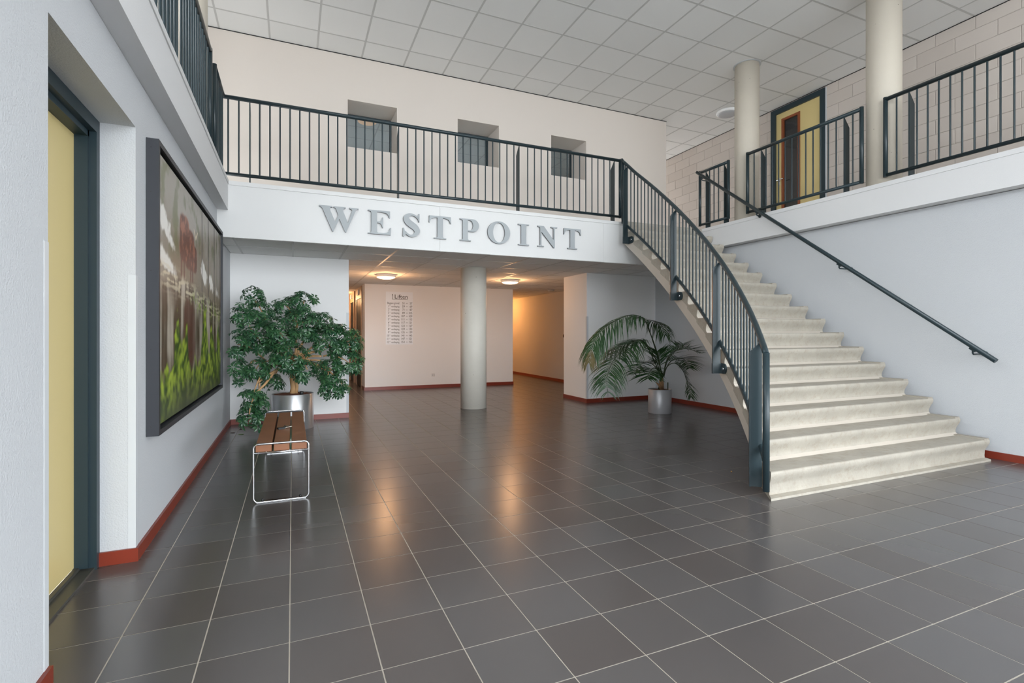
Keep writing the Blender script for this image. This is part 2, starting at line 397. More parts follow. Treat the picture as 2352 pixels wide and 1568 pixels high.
# corner guards
def guard(name, label, x, y, sx, sy, z0=SH, z1=1.482):
    t = 0.0015; w = 0.032
    b = MB(); b.box(min(x, x+sx*w), max(x, x+sx*w), min(y, y-sy*t), max(y, y-sy*t), z0, z1)
    b.box(min(x, x-sx*t), max(x, x-sx*t), min(y-sy*t, y+sy*w), max(y-sy*t, y+sy*w), z0, z1)
    return struct(name, b, M['trimw'], label, 'corner guard')
guard('trim_1', 'white corner guard on the far edge of the door recess', XL, RY1, -1, 1)
guard('trim_2', 'white corner guard on the near edge of the door recess', XL, RY0, -1, -1)
guard('trim_3', 'white corner guard on the wall end beside the lift passage', 0.727, YB, -1, 1)
guard('trim_4', 'white corner guard on the wall block behind the palm', 4.63, 7.47, 1, 1)

# ------------------------------------------------------------------ galleries
g = MB(); g.box(XL, XB, YF, YW, ZS+0.03, ZF-0.001)
struct('floor_gallery_back', g, M['wall_smooth'], 'back gallery floor slab above the lower ceiling', 'floor')
fa = thing('wall_fascia', 'white fascia below the back gallery railing carrying big letters', 'fascia', (2, YF, ZS), kind='structure')
for a, b in ((XL+0.105, 1.712), (1.7135, 4.161), (4.1625, 5.94)):
    MB().box(a, b, YF-0.012, YF, ZS-0.002, ZF-0.045).build('panel', M['fascia'], fa)
MB().box(XL, XL+0.105, YF-0.012, YF, ZS-0.002, 2.522).build('panel', M['fascia'], fa)
MB().box(XL+0.105, 4.505, YF-0.022, YF+0.02, ZF-0.045, ZF).build('edge_strip', M['fascia'], fa)
struct('wall_beam_left', MB().box(-2.4, -0.645, FACADE_Y, YF-0.012, 2.522, ZF-0.04).box(-2.4, -0.637, FACADE_Y, YF-0.022, ZF-0.04, ZF),
       M['beam'], 'white edge beam of the left gallery above the picture', 'beam')
struct('wall_beam_right', MB().box(5.95, XB, FACADE_Y, YF, 2.507, ZF-0.048).box(5.942, XB, FACADE_Y, YF, ZF-0.048, ZF),
       M['beam'], 'white edge beam of the right gallery above the handrail', 'beam')

# upper white wall with three window recesses
WIN = [(0.722, 1.422), (2.362, 3.055), (4.005, 4.690)]; WZ0, WZ1 = 3.862, 4.537
uw = MB(); xs = -2.4
for a, b in WIN:
    uw.box(xs, a, YW, YW+0.56, ZF, ZC); uw.box(a, b, YW, YW+0.56, ZF, WZ0); uw.box(a, b, YW, YW+0.56, WZ1, ZC); xs = b
uw.box(xs, 6.44, YW, YW+0.56, ZF, ZC)
struct('wall_back_upper', uw, M['wall_up'], 'cream upper wall with three small square windows', 'wall')
for k, (a, b) in enumerate(WIN):
    w = thing('window_%d' % (k+1), ['small square window next to the left gallery, lamp seen through it', 'small square window in the middle of the cream upper wall', 'small square window nearest the top of the stairs'][k], 'window', ((a+b)/2, YW+0.50, WZ0), kind='structure')
    y = YW+0.50; f = 0.022
    MB().box(a, b, y, y+0.04, WZ0, WZ0+0.03).box(a, b, y, y+0.04, WZ1-f, WZ1).box(a, a+f, y, y+0.04, WZ0+0.03, WZ1-f).box(b-f, b, y, y+0.04, WZ0+0.03, WZ1-f).build('frame', M['frame'], w)
    MB().box(a+f, b-f, y+0.014, y+0.024, WZ0+0.03, WZ1-f).build('pane', M['glass'], w)
MB_ = MB().box(-2.4, 6.44, YW+0.56, 11.9, ZF-0.1, ZF)
struct('floor_upper_room', MB_, M['carpet'], 'floor of the room behind the upper windows', 'floor')
struct('wall_upper_room', MB().box(-2.4, -1.0, 11.9, 12.0, ZF, ZC).box(5.0, 6.5, 11.9, 12.0, ZF, ZC).box(7.8, XB+0.3, 11.9, 12.0, ZF, ZC).box(6.5, 7.8, 11.9, 12.0, ZF, 3.15).box(6.5, 7.8, 11.9, 12.0, 5.05, ZC).box(-1.0, 5.0, 11.9, 12.0, ZF, 3.0).box(-1.0, 5.0, 11.9, 12.0, 3.6, ZC).box(6.30, 6.44, YW+0.56, 11.9, ZF, ZC), M['wall_up'], 'far walls of the room behind the upper windows', 'wall')
struct('floor_upper_passage', MB().box(6.44, XB, YW, 11.9, ZF-0.1, ZF-0.001), M['wall_smooth'], 'floor of the passage beside the block wall', 'floor')
struct('wall_left_upper', MB().box(-2.6, -2.4, 4.6, 11.9, 2.5, ZC).box(-2.6, -2.4, FACADE_Y, -5.6, 2.5, ZC).box(-2.6, -2.4, -5.6, 4.6, 2.5, 4.15).box(-2.6, -2.4, -5.6, 4.6, 5.05, ZC), M['wall_up'], 'upper wall along the left gallery', 'wall')
wg = thing('window_6', 'row of upper windows along the left gallery', 'window', (-2.5, -0.5, 4.15), kind='structure')  # out of view, added to throw more daylight on the right side
gm = MB()
for k in range(8): gm.box(-2.55, -2.47, -5.6+1.457*k-0.03, -5.6+1.457*k+0.03, 4.15, 5.05)
gm.build('frame', M['frame'], wg)
wg = thing('window_5', 'glazed entrance side under the left gallery', 'window', (-0.92, -0.25, 0.1), kind='structure')  # unseen, put in to light the palm's wall block and under the stairs
gm = MB()
for k in range(3): gm.box(-0.97, -0.87, -1.47+1.22*k-0.03, -1.47+1.22*k+0.03, 0.1, 2.4)
gm.build('frame', M['frame'], wg)
wg = thing('window_7', 'glazed side front under the right gallery, before the stairs', 'window', (6.2, -2.2, 0.1), kind='structure')  # unseen, put in so the left wall and picture get more light
gm = MB()
for k in range(6): gm.box(6.16, 6.26, -5.47+1.308*k-0.03, -5.47+1.308*k+0.03, 0.1, 2.45)
gm.build('frame', M['frame'], wg)

struct('trim_shadow_gap', MB().box(-2.4, 6.44, YW-0.006, YW-0.0005, ZC-0.012, ZC-0.003).box(6.4405, 6.446, YW-0.006, 11.9, ZC-0.012, ZC-0.003).box(XB-0.008, XB-0.0025, FACADE_Y, 11.9, ZC-0.012, ZC-0.003), M['black'], 'thin dark edge line where the high ceiling meets the walls', 'ceiling edge')  # black strip stands in for the shade in the ceiling gap
# block wall with the yellow door
DY0, DY1, DZ1 = 5.486, 6.488, 5.145
bw = MB(); bw.box(XB+0.008, XB+0.25, FACADE_Y, DY0, ZF-0.4, ZC+0.1); bw.box(XB+0.008, XB+0.25, DY1, 12.0, ZF-0.4, ZC+0.1); bw.box(XB+0.008, XB+0.25, DY0, DY1, DZ1, ZC+0.1)
bw.box(XB+0.13, XB+0.25, DY0, DY1, ZF-0.4, DZ1)
blockwall = struct('wall_block', bw, M['mortar'], 'beige block wall along the right gallery', 'wall')
rr = []; ch = 0.195; cl = 0.435
for k in range(-3, 11):
    z0 = max(3.253+ch*k, ZF); z1 = min(3.253+ch*(k+1), ZC)
    if z1-z0 < 0.02: continue
    y = (3.318 if k % 2 == 0 else 3.5355)-cl*22
    while y < 11.9:
        a, b = max(y, FACADE_Y), min(y+cl, 11.9); y += cl
        segs = [(a, b)]
        if b > DY0 and a < DY1: segs = [(a, min(b, DY0)), (max(a, DY1), b)]
        for c, d in segs:
            if d-c < 0.03: continue
            rr.append(((XB, (c+d)/2, (z0+z1)/2), (d-c-0.004, z1-z0-0.004), [(XB,c,z0),(XB,d,z0),(XB,d,z1),(XB,c,z1)]))
def block(s):
    hy, hz = s[0]/2, s[1]/2; b = 0.006
    v = [(0.010,-hy,-hz),(0.010,hy,-hz),(0.010,hy,hz),(0.010,-hy,hz),(0.004,-hy,-hz),(0.004,hy,-hz),(0.004,hy,hz),(0.004,-hy,hz),(0,-hy+b,-hz+b),(0,hy-b,-hz+b),(0,hy-b,hz-b),(0,-hy+b,hz-b)]
    fs = [(8,11,10,9)]
    for o in (0, 4):
        for i in range(4): fs.append((o+i, o+4+i, o+4+(i+1) % 4, o+(i+1) % 4))
    return MB().add(v, fs)
pieces(blockwall, 'block', rr, block, M['block'], minarea=40)

d = thing('door_2', 'yellow upstairs door with a narrow glazed slot in a dark frame', 'door', (XB, 6.0, ZF), kind='structure')
fw = 0.085
MB().box(XB-0.02, XB+0.07, DY0, DY0+fw, ZF, DZ1).box(XB-0.02, XB+0.07, DY1-fw, DY1, ZF, DZ1).box(XB-0.02, XB+0.07, DY0+fw, DY1-fw, DZ1-fw, DZ1).build('frame', M['frame'], d)
MB().box(XB-0.006, XB+0.002, DY0-0.02, DY0, ZF, DZ1).build('sealant_strip', M['trimw'], d)
VY0, VY1, VZ0, VZ1 = 5.944, 6.294, 3.02, 4.955
lf = MB(); y0, y1, z1 = DY0+fw, DY1-fw, DZ1-fw
for q in ((y0, VY0, ZF+0.01, z1), (VY1, y1, ZF+0.01, z1), (VY0, VY1, ZF+0.01, VZ0), (VY0, VY1, VZ1, z1)): lf.box(XB+0.02, XB+0.06, *q)
leaf = lf.build('leaf', M['yellow'], d)
bd = 0.04
MB().box(XB+0.008, XB+0.06, VY0, VY0+bd, VZ0, VZ1).box(XB+0.008, XB+0.06, VY1-bd, VY1, VZ0, VZ1).box(XB+0.008, XB+0.06, VY0+bd, VY1-bd, VZ0, VZ0+bd).box(XB+0.008, XB+0.06, VY0+bd, VY1-bd, VZ1-bd, VZ1).build('beading', M['mahogany'], leaf)
MB().box(XB+0.035, XB+0.045, VY0+bd, VY1-bd, VZ0+bd, VZ1-bd).build('vision_pane', M['darkglass'], leaf)
MB().tube([(XB+0.02, 6.345, 3.88), (XB-0.045, 6.345, 3.88), (XB-0.045, 6.22, 3.885)], 0.009, 8).box(XB+0.012, XB+0.02, 6.325, 6.365, 3.80, 3.93).build('handle', M['chrome'], leaf)

# ------------------------------------------------------------------ left door in its recess
d = thing('door_1', 'pale yellow door in a slate green frame in the deep recess', 'door', (-0.97, 2.7, 0), kind='structure')
fx0, fx1 = -0.985, -0.90; fw = 0.045
MB().box(fx0, fx1, RY1-fw, RY1-0.001, 0, RZ-0.001).box(fx0, fx1, RY0+0.001, RY0+fw, 0, RZ-0.001).box(fx0, fx1, RY0+fw, RY1-fw, RZ-fw-0.02, RZ-0.001).build('frame', M['frame'], d)
MB().box(fx0-0.01, fx1-0.03, RY1-fw-0.018, RY1-fw, 0.02, RZ-fw-0.02).box(fx0-0.01, fx1-0.03, RY0+fw, RY1-fw, RZ-fw-0.05, RZ-fw-0.02).build('rebate', M['frame'], d)
MB().box(-1.03, -0.985, RY0+fw, RY1-fw, 0.03, RZ-fw-0.02).build('leaf', M['yellow'], d)
MB().box(fx0, fx1-0.008, RY0+fw, RY1-fw, 0.0, 0.012).box(fx0, fx0+0.02, RY0+fw, RY1-fw, 0.012, 0.028).build('threshold', M['rubber'], d)

# ------------------------------------------------------------------ facade behind the camera (daylight comes in here)
wf = thing('window_4', 'tall glazed entrance front with slate green mullions', 'window', (3.5, FACADE_Y, 0), kind='structure')
fm = MB()
for x in (-0.72, 0.95, 2.65, 4.35, 6.05, 7.8): fm.box(x-0.035, x+0.035, FACADE_Y-0.1, FACADE_Y, 0, ZC)
for z in (0.05, 2.5, ZC-0.05): fm.box(-0.75, XB, FACADE_Y-0.09, FACADE_Y-0.01, z-0.04, z+0.04)
fm.build('frame', M['frame'], wf)
struct('wall_front', MB().box(-2.6, -0.75, FACADE_Y-0.2, FACADE_Y, 0, ZC), M['wall'], 'wall piece beside the glazed entrance front', 'wall')
struct('ground_forecourt', MB().box(-60, 60, -60, 60, -0.3, -0.15), M['paving'], 'grey paving around the building', 'paving')
struct('roof', MB().box(-2.7, XB+0.3, FACADE_Y-0.2, 12.1, ZC+0.13, ZC+0.3), M['paving'], 'roof deck over the hall', 'roof')

# ------------------------------------------------------------------ columns
def column(x, y, r, z0, z1, label, collar=True):
    t = thing('column', label, 'column', (x, y, z0))
    MB().lathe([(r, 0), (r, z1-z0-0.03), (r-0.004, z1-z0-0.03), (r-0.004, z1-z0)], 48, (x, y, z0)).build('shaft', M['column_up'] if z0 > 1 else M['column'], t)
    if collar: MB().lathe([(r+0.022, 0), (r+0.022, 0.006), (r, 0.006)], 48, (x, y, z1-0.0065)).build('collar', M['trimw'], t)
    return t
column(2.665, 7.715, 0.208, 0, ZS, 'round concrete column standing on the tiled floor', False)
column(6.215, 5.545, 0.170, ZF, ZC, 'slim concrete column in front of the yellow upstairs door')
column(6.215, 3.640, 0.170, ZF, ZC, 'concrete column between the two longer right gallery railings')
column(-0.905, 5.50, 0.170, ZF, ZC, 'concrete column on the left gallery behind the railing')

# ------------------------------------------------------------------ railings
HR, BR, BAL = 0.0225, 0.0195, 0.0085
ZT, ZBOT = 3.775, 2.935
_balcache = {}
def add_bal(parent, x, y, z0, z1, r=BAL):
    k = (round(z1-z0, 3), r)
    if k not in _balcache: _balcache[k] = MB().tube([(0,0,0), (0,0,z1-z0)], r, 8, cap=False).mesh('baluster', M['steel'])
    return link('baluster', _balcache[k], parent, Vector((x, y, z0))-wloc(parent))
def railing(label, p0, p1, bal, posts, back, ends=(True, True), zfoot=ZF, group=None):
    p0 = Vector((*p0, 0)); p1 = Vector((*p1, 0)); dr = (p1-p0).normalized()
    t = thing('gallery_railing', label, 'railing', (*((p0+p1)/2)[:2], zfoot), group)
    up = Vector((0,0,1))
    MB().tube([p0+up*ZT, p1+up*ZT], HR, 12).build('handrail', M['steel'], t)
    MB().tube([p0+up*ZBOT, p1+up*ZBOT], BR, 12).build('bottom_rail', M['steel'], t)
    for e, p in zip(ends, (p0, p1)):
        if e: MB().tube([p+up*(ZBOT-BR), p+up*(ZT+HR)], HR, 12).build('end_post', M['steel'], t)
    L = (p1-p0).length
    for s in bal:
        q = p0+dr*s; add_bal(t, q.x, q.y, ZBOT, ZT)
    bk = Vector((*back, 0))
    for s in posts:
        q = p0+dr*s
        MB().plate([(-0.004, zfoot), (0.088, zfoot), (0.088, ZT-0.13), (-0.004, ZT-0.015)], q, bk, up, 0.012).build('post', M['steel'], t)
    return t
def spread(a, b, step, skip=(), tol=0.03):
    n = max(1, round((b-a)/step)); out = [a+(b-a)*k/n for k in range(n+1)]
    return [q for q in out if all(abs(q-s) > tol for s in skip)]
# back gallery: balusters every 0.1036 m
YR = 6.33; X0 = -0.70; X1 = 4.505
bs = [-0.6513+0.1036*k-X0 for k in range(0, 50)]
ps = [p-X0 for p in (-0.440, 1.206, 2.845, 4.40)]
railing('long dark green railing above the fascia lettering', (X0, YR), (X1, YR), [b for b in bs if all(abs(b-p) > 0.035 for p in ps) and b < X1-X0-0.05], ps, (0, 1), (False, True))
# right gallery
XRR = 6.03
for lab, a, b, pp in (('short railing panel at the top of the stairs', 6.30, 5.72, (0.13, 0.50)),
                      ('railing panel in front of the yellow upstairs door', 5.369, 3.771, (0.234, 1.396)),
                      ('long railing on the right gallery past both upper columns', 3.514, FACADE_Y+0.1, tuple(0.234+1.45*k for k in range(7)))):
    L_ = a-b
    railing(lab, (XRR, a), (XRR, b), spread(0.113, L_-0.1, 0.0975, pp, 0.04), pp, (1, 0))
# left gallery
railing('short railing on the left gallery between column and corner', (X0, 5.66), (X0, YR-0.024), spread(0.1, 0.6, 0.1, (0.25,)), (0.25,), (-1, 0), (True, False))
railing('long railing on the left gallery above the framed picture', (X0, FACADE_Y+0.1), (X0, 5.36), spread(0.1, 11.16, 0.1, [0.25+1.2*k for k in range(10)]), [0.25+1.2*k for k in range(10)], (-1, 0))

# ------------------------------------------------------------------ staircase
AC = (-1.331, 6.359); AR = 5.836; SXR = 5.94
NY0, GO, NZ0, RI = 2.56, 0.2255, 0.20, 0.165
def arcx(y, r=AR): return AC[0]+math.sqrt(r*r-(y-AC[1])**2)
def nz(y): return NZ0+RI*(y-NY0)/GO
st = thing('staircase', 'broad cream concrete staircase curving out at the foot', 'staircase', (4.6, 4.4, 0))
def step_profile(n):
    y = NY0+GO*(n-1); z = NZ0+RI*(n-1); zb = z-RI if n > 1 else 0.0; h = z-zb
    yb = y+GO+0.05 if n < 17 else YF-0.024
    P = [(y+0.014, z), (y+0.005, z-0.003), (y+0.001, z-0.009), (y, z-0.018), (y+0.001, z-0.032), (y+0.006, z-0.047), (y+0.014, z-0.062), (y+0.023, z-0.078), (y+0.031, z-0.094), (y+0.037, z-0.110), (y+0.040, z-h*0.78), (y+0.038, z-h*0.88)]
    if n == 1: P += [(y+0.020, 0.022), (y-0.008, 0.016), (y-0.010, 0.0)]
    else: P += [(y+0.030, zb+0.004), (y+0.026, zb-0.03)]
    P += [(yb, (zb if n == 1 else z-0.045)), (yb, z)]
    return P
for n in range(1, 18):
    P = step_profile(n)
    b = MB(); k = len(P); nx = 26
    vs_ = []
    for i in range(nx):
        f = i/(nx-1)
        for (y, z) in P:
            xl = arcx(y); x = xl+(SXR-xl)*f
            wob = (0.0022*noise.noise(Vector((x*3.1, z*11, n*2.3)))+0.0022*noise.noise(Vector((x*14, z*25, n*3.7)))) if z > 0.02 and 0 < i < nx-1 else 0
            vs_.append((x, y+wob, z))
    fs = []
    for i in range(nx-1):
        for j in range(k): fs.append((i*k+j, i*k+(j+1) % k, (i+1)*k+(j+1) % k, (i+1)*k+j))
    b.add(vs_, fs, smooth=True)
    for cap in (tuple(reversed(range(k))), tuple((nx-1)*k+j for j in range(k))): b.f.append(cap); b.mi.append(0); b.sm.append(False)
    y = NY0+GO*(n-1); z = NZ0+RI*(n-1)
    if n < 17: b.box(SXR-0.075, SXR, y+0.008, y+GO+0.02, z-0.01, z+0.010)
    o = b.build('step', M['stair'], st)
    o.data.set_sharp_from_angle(angle=math.radians(48))
# waist slab
ny = 40; vs_ = []; fs = []
ya, yb = NY0+0.06, YF-0.025
for i in range(ny+1):
    y = ya+(yb-ya)*i/ny; t = nz(y)-0.172; u = max(0.0, nz(y)-0.37)
    t = max(t, u+0.005)
    xl = arcx(y)+0.0015
    vs_ += [(xl, y, u), (xl, y, t), (SXR-0.003, y, t), (SXR-0.003, y, u)]
for i in range(ny):
    a = 4*i
    for j in range(4): fs.append((a+j, a+(j+1) % 4, a+4+(j+1) % 4, a+4+j))
fs += [(3,2,1,0), tuple(4*ny+j for j in range(4))]
MB().add(vs_, fs).build('waist_slab', M['stair_side'], st)

# curved stair railing
sr = thing('stair_railing', 'curved dark green railing on the open side of the stairs', 'railing', (3.3, 2.8, 0))
RR = 5.805
def rp(y, r=RR): return Vector((arcx(y, r), y, 0))
def htop(y): return nz(y)+0.822+max(0, y-5.9)*0.10
def hbot(y): return nz(y)-0.040+0.022*(6.05-y)
YE, YT = 2.575, 6.215
N_ = 60; ys = [YE+(YT-YE)*i/N_ for i in range(N_+1)]
up = Vector((0,0,1))
MB().tube([rp(y)+up*htop(y) for y in ys], HR, 12).build('handrail', M['steel'], sr)
MB().tube([rp(y)+up*hbot(y) for y in ys], BR, 10).build('bottom_rail', M['steel'], sr)
MB().tube([rp(YE)+up*0.065, rp(YE)+up*(htop(YE)+0.012)], 0.0235, 14).build('end_post', M['steel'], sr)
MB().tube([rp(YT)+up*(hbot(YT)-0.02), rp(YT)+up*(htop(YT)+0.01)], 0.021, 12).build('end_post', M['steel'], sr)
# short link from the gallery railing to the stair railing
MB().tube([(4.50, YR-0.052, ZT), rp(YT)+up*htop(YT)], HR*0.95, 10).tube([(4.50, YR-0.052, ZBOT), rp(YT)+up*(hbot(YT)+0.005)], 0.017, 10).build('link_piece', M['steel'], sr)
posts = [6.10, 4.865, 3.775, 2.715]
for y in posts:
    p = rp(y); rad = Vector((p.x-AC[0], y-AC[1], 0)).normalized(); tan = Vector((rad.y, -rad.x, 0))     # tan points down the flight
    if tan.y > 0: tan = -tan
    zt = htop(y)-0.01; zb = nz(y)-0.30
    if y < 3: zb = 0.045
    W_ = 0.085 if y < 3 else 0.075
    poly = [(0.004, zb), (0.004, zt), (-W_, zt-0.085), (-W_, zb)]
    pl_ = MB().plate(poly, p, rad, up, 0.012)
    pl_.plate([(-W_, zb), (-W_, zt-0.085), (-W_+0.012, zt-0.075), (-W_+0.012, zb)], p+tan*0.012, rad, up, 0.012)
    po = pl_.build('post', M['steel'], sr)
    if y > 3:
        q = rp(y, RR+0.022); hh = 0.05
        pts_ = [(-0.02, -hh)]+[(0.075+hh*math.sin(a), -hh*math.cos(a)) for a in [math.pi*k/10 for k in range(11)]]+[(-0.02, hh)]
        MB().plate(pts_, q+up*(zb+hh), tan, up, 0.012).plate([(-0.078, -hh), (0.02, -hh), (0.02, hh), (-0.078, hh)], p+up*(zb+hh)+tan*0.002, rad, up, 0.015).build('base_plate', M['steel'], po)
        c = q+tan*0.08+up*(zb+hh)
        MB().tube([c-rad*0.004, c-rad*0.022], 0.013, 8).build('bolt', M['chrome'], po)
def arclen(y0, y1): 
    k = 20; return sum((rp(y0+(y1-y0)*(i+1)/k)-rp(y0+(y1-y0)*i/k)).length for i in range(k))
yy = YT
edges = [YT]+posts+[YE]
for a, b in zip(edges, edges[1:]):
    n = max(2, round(arclen(b, a)/0.0885))
    for i in range(1, n):
        y = a+(b-a)*i/n; p = rp(y); add_bal(sr, p.x, p.y, hbot(y), htop(y), 0.0085)

# wall handrail on the other side
HX = 5.875
wh = thing('wall_handrail', 'straight dark green handrail fixed along the white wall by the stairs', 'handrail', (HX, 4.4, 0.9))
hp0 = Vector((HX, 2.487, 0.931)); hp1 = Vector((HX, 6.208, 3.739)); hd = (hp1-hp0).normalized()
MB().tube([hp0, hp1], 0.0225, 14).build('rail', M['steel'], wh)
for y in (2.66, 3.93, 5.08, 6.10):
    p = hp0+hd*((y-hp0.y)/hd.y); low = p.z < 3.6
    xe = (XR if p.z < 2.5 else 5.942)-0.001 if low else XRR-0.024
    b = MB().plate([(-0.028, -0.012), (0.028, -0.012), (0.028, 0.012), (-0.028, 0.012)], p+Vector((0, 0, -0.032)), hd, (1, 0, 0), 0.016)
    b.tube([(HX, y, p.z-0.035), (HX, y, p.z-0.062), (HX+0.012, y, p.z-0.074), (xe, y, p.z-0.074)], 0.008, 8)
    br = b.build('bracket', M['steel'], wh)
    if low:
        MB().tube([(xe-0.007, y, p.z-0.074), (xe, y, p.z-0.074)], 0.026, 16).build('rosette', M['steel'], br)
        MB().tube([(xe-0.011, y-0.016, p.z-0.084), (xe-0.007, y-0.016, p.z-0.084)], 0.005, 8).build('screw', M['chrome'], br)

# ------------------------------------------------------------------ framed picture on the left wall
pic = thing('framed_picture', 'large framed nature print of a red cow in water behind reeds', 'picture', (XL+0.002, 4.8, 0.6))
PY0, PY1, PZ0, PZ1, PX = 3.385, 6.215, 0.605, 2.268, -0.688
t_ = 0.03; xw = XL+0.002
MB().box(xw, PX, PY0, PY0+t_, PZ0, PZ1).box(xw, PX, PY1-t_, PY1, PZ0, PZ1).box(xw, PX, PY0+t_, PY1-t_, PZ0, PZ0+t_).box(xw, PX, PY0+t_, PY1-t_, PZ1-t_, PZ1).build('frame', M['picframe'], pic)
MB().box(xw, xw+0.012, PY0+t_, PY1-t_, PZ0+t_, PZ1-t_).build('backing', M['black'], pic)
for z in (0.66, 1.09, 1.53, 1.97, 2.22):
    MB().tube([(XL+0.025, PY0-0.0015, z), (XL+0.025, PY0+0.002, z)], 0.0035, 8).build('screw', M['black'], pic)
cy0, cy1, cz0, cz1 = PY0+t_+0.02, PY1-t_-0.02, PZ0+t_+0.02, PZ1-t_-0.02
NU, NV = 250, 270
def sm(a, b, x): t = max(0.0, min(1.0, (x-a)/(b-a))); return t*t*(3-2*t)
def fbm(x, y, s=0): return noise.fractal(Vector((x, y, s)), 1.0, 2.0, 4)
def mixc(a, b, t): return tuple(p+(q-p)*t for p, q in zip(a, b))
def blob(u, v, cu, cv, su, sv, p=2): return math.exp(-abs((u-cu)/su)**p-abs((v-cv)/sv)**p)
def paint(u, v):
    X, Z = u*2.77, v*1.56                                     # metres on the print
    n1 = fbm(X*1.6, Z*1.6); n2 = fbm(X*5, Z*5, 2); n3 = fbm(X*13, Z*13, 4); nv = noise.noise(Vector((X*6, Z*1.1, 3))); nf = noise.noise(Vector((X*15, Z*3, 6)))
    c = mixc((0.19, 0.145, 0.095), (0.30, 0.275, 0.24), sm(0.55, 1.0, v+0.25*n1))
    c = mixc(c, (0.10, 0.12, 0.035), 0.6*sm(0.0, 0.5, n2)*sm(0.60, 0.75, v))
    for cu, cv, su, sv, an, k in ((0.03, 0.785, 0.10, 0.050, -0.5, 0.95), (0.10, 0.725, 0.09, 0.03, -0.5, 0.7), (0.06, 0.625, 0.14, 0.035, -0.35, 0.9), (0.60, 0.665, 0.06, 0.06, -0.4, 0.9), (0.76, 0.635, 0.06, 0.05, -0.3, 0.75), (0.90, 0.60, 0.06, 0.035, -0.2, 0.6)):
        dv = v-cv-an*(u-cu); w = math.exp(-((u-cu)/su)**2-(dv/sv)**2)
        c = mixc(c, (0.66, 0.64, 0.60), max(0.0, min(1.0, sm(0.25, 0.6, w*k+0.30*n3))))
    water = sm(0.585, 0.53, v+0.05*n1+0.06*(u-0.3))
    wcol = mixc((0.065, 0.042, 0.026), (0.42, 0.375, 0.31), sm(-0.15, 0.65, nv+0.45*nf+0.15*n2))
    c = mixc(c, wcol, water)
    rip = sm(-0.1, 0.35, noise.noise(Vector((X*4.5, Z*42, 5)))+0.5*n3)
    c = mixc(c, (0.52, 0.46, 0.33), 0.9*rip*math.exp(-((v-0.575+0.12*u)/0.045)**2))
    c = mixc(c, (0.20, 0.27, 0.06), 0.85*sm(0.05, 0.35, n3)*math.exp(-((v-0.52+0.06*u)/0.045)**2)*sm(0.30, 0.45, u))
    for tu, tw, k in ((0.565, 0.008, 0.8), (0.69, 0.010, 0.85), (0.83, 0.013, 0.85), (0.90, 0.008, 0.7), (0.965, 0.012, 0.8)):
        c = mixc(c, (0.035, 0.028, 0.02), k*math.exp(-((u-tu-0.004*nv)/tw)**2)*sm(0.47, 0.58, v))
    # the cow: rump to the viewer's left, shoulder, lowered head, legs
    body = max(blob(u, v, 0.290, 0.765, 0.070, 0.115, 4), blob(u, v, 0.360, 0.735, 0.075, 0.105, 4), blob(u, v, 0.440, 0.705, 0.038, 0.075, 3))
    shag = 0.10*nf+0.12*n3
    hide = mixc((0.10, 0.028, 0.014), (0.25, 0.085, 0.042), sm(-0.35, 0.4, n3+1.6*(v-0.80)+0.4*nf))
    c = mixc(c, hide, sm(0.35, 0.60, body+shag*0.6))
    for lu, top in ((0.250, 0.74), (0.285, 0.72), (0.375, 0.71), (0.405, 0.71)):
        c = mixc(c, (0.11, 0.032, 0.018), 0.9*math.exp(-((u-lu)/0.011)**4)*sm(0.565, 0.60, v)*sm(top+0.03, top-0.03, v))
    c = mixc(c, (0.60, 0.52, 0.38), 0.85*sm(0.4, 0.7, math.exp(-((v-0.815-1.3*abs(u-0.455))/0.012)**2-((u-0.455)/0.035)**4)))
    c = mixc(c, (0.075, 0.024, 0.016), 0.85*sm(0.3, 0.7, blob(u, v, 0.36, 0.34, 0.085, 0.17, 4)+0.25*nv))
    h = 0.19+0.20*math.exp(-((u-0.205)/0.045)**2)+0.20*math.exp(-((u-0.31)/0.035)**2)+0.30*math.exp(-((u-0.62)/0.055)**2)+0.20*math.exp(-((u-0.78)/0.06)**2)+0.22*math.exp(-((u-0.93)/0.05)**2)
    h += 0.07*noise.noise(Vector((X*9, 1.5, 4)))+0.04*noise.noise(Vector((X*22, 3.5, 4)))
    blades = 0.7*noise.noise(Vector((X*6+2*Z, Z*6.5, 8)))+0.7*noise.noise(Vector((X*13-5*Z, Z*15, 9)))+0.35*noise.noise(Vector((X*24+6*Z, Z*24, 2)))
    gcol = mixc((0.025, 0.060, 0.008), (0.30, 0.40, 0.035), sm(-0.45, 0.65, blades))
    gcol = mixc((0.03, 0.042, 0.012), gcol, sm(-0.04, 0.20, v+0.06*n1))
    return mixc(c, gcol, sm(0.02, -0.04, v-h-0.05*blades)*0.95)
pv = []; pf = []; cols = []
for j in range(NV+1):
    for i in range(NU+1):
        u, v = i/NU, j/NV
        pv.append((PX-0.018, cy0+(cy1-cy0)*u, cz0+(cz1-cz0)*v)); cols.append(paint(u, v))
for j in range(NV):
    for i in range(NU):
        a = j*(NU+1)+i; pf.append((a, a+1, a+NU+2, a+NU+1))
m, N, L, b = new_mat('satin_print'); at = N.new('ShaderNodeAttribute'); at.attribute_name = 'print'; L.new(at.outputs['Color'], b.inputs['Base Color'])
b.inputs['Roughness'].default_value = 0.40; b.inputs['Specular IOR Level'].default_value = 0.18
cols = [tuple(max(0.0, min(1.0, q*1.15)) for q in c) for c in cols]
po = MB().add(pv, pf).build('print', m, pic)
ca = po.data.color_attributes.new('print', 'FLOAT_COLOR', 'POINT')
ca.data.foreach_set('color', [q for c in cols for q in (*c, 1.0)])
MB().box(PX-0.03, PX-0.0185, cy0, cy1, cz0, cz1).build('board', M['black'], pic)

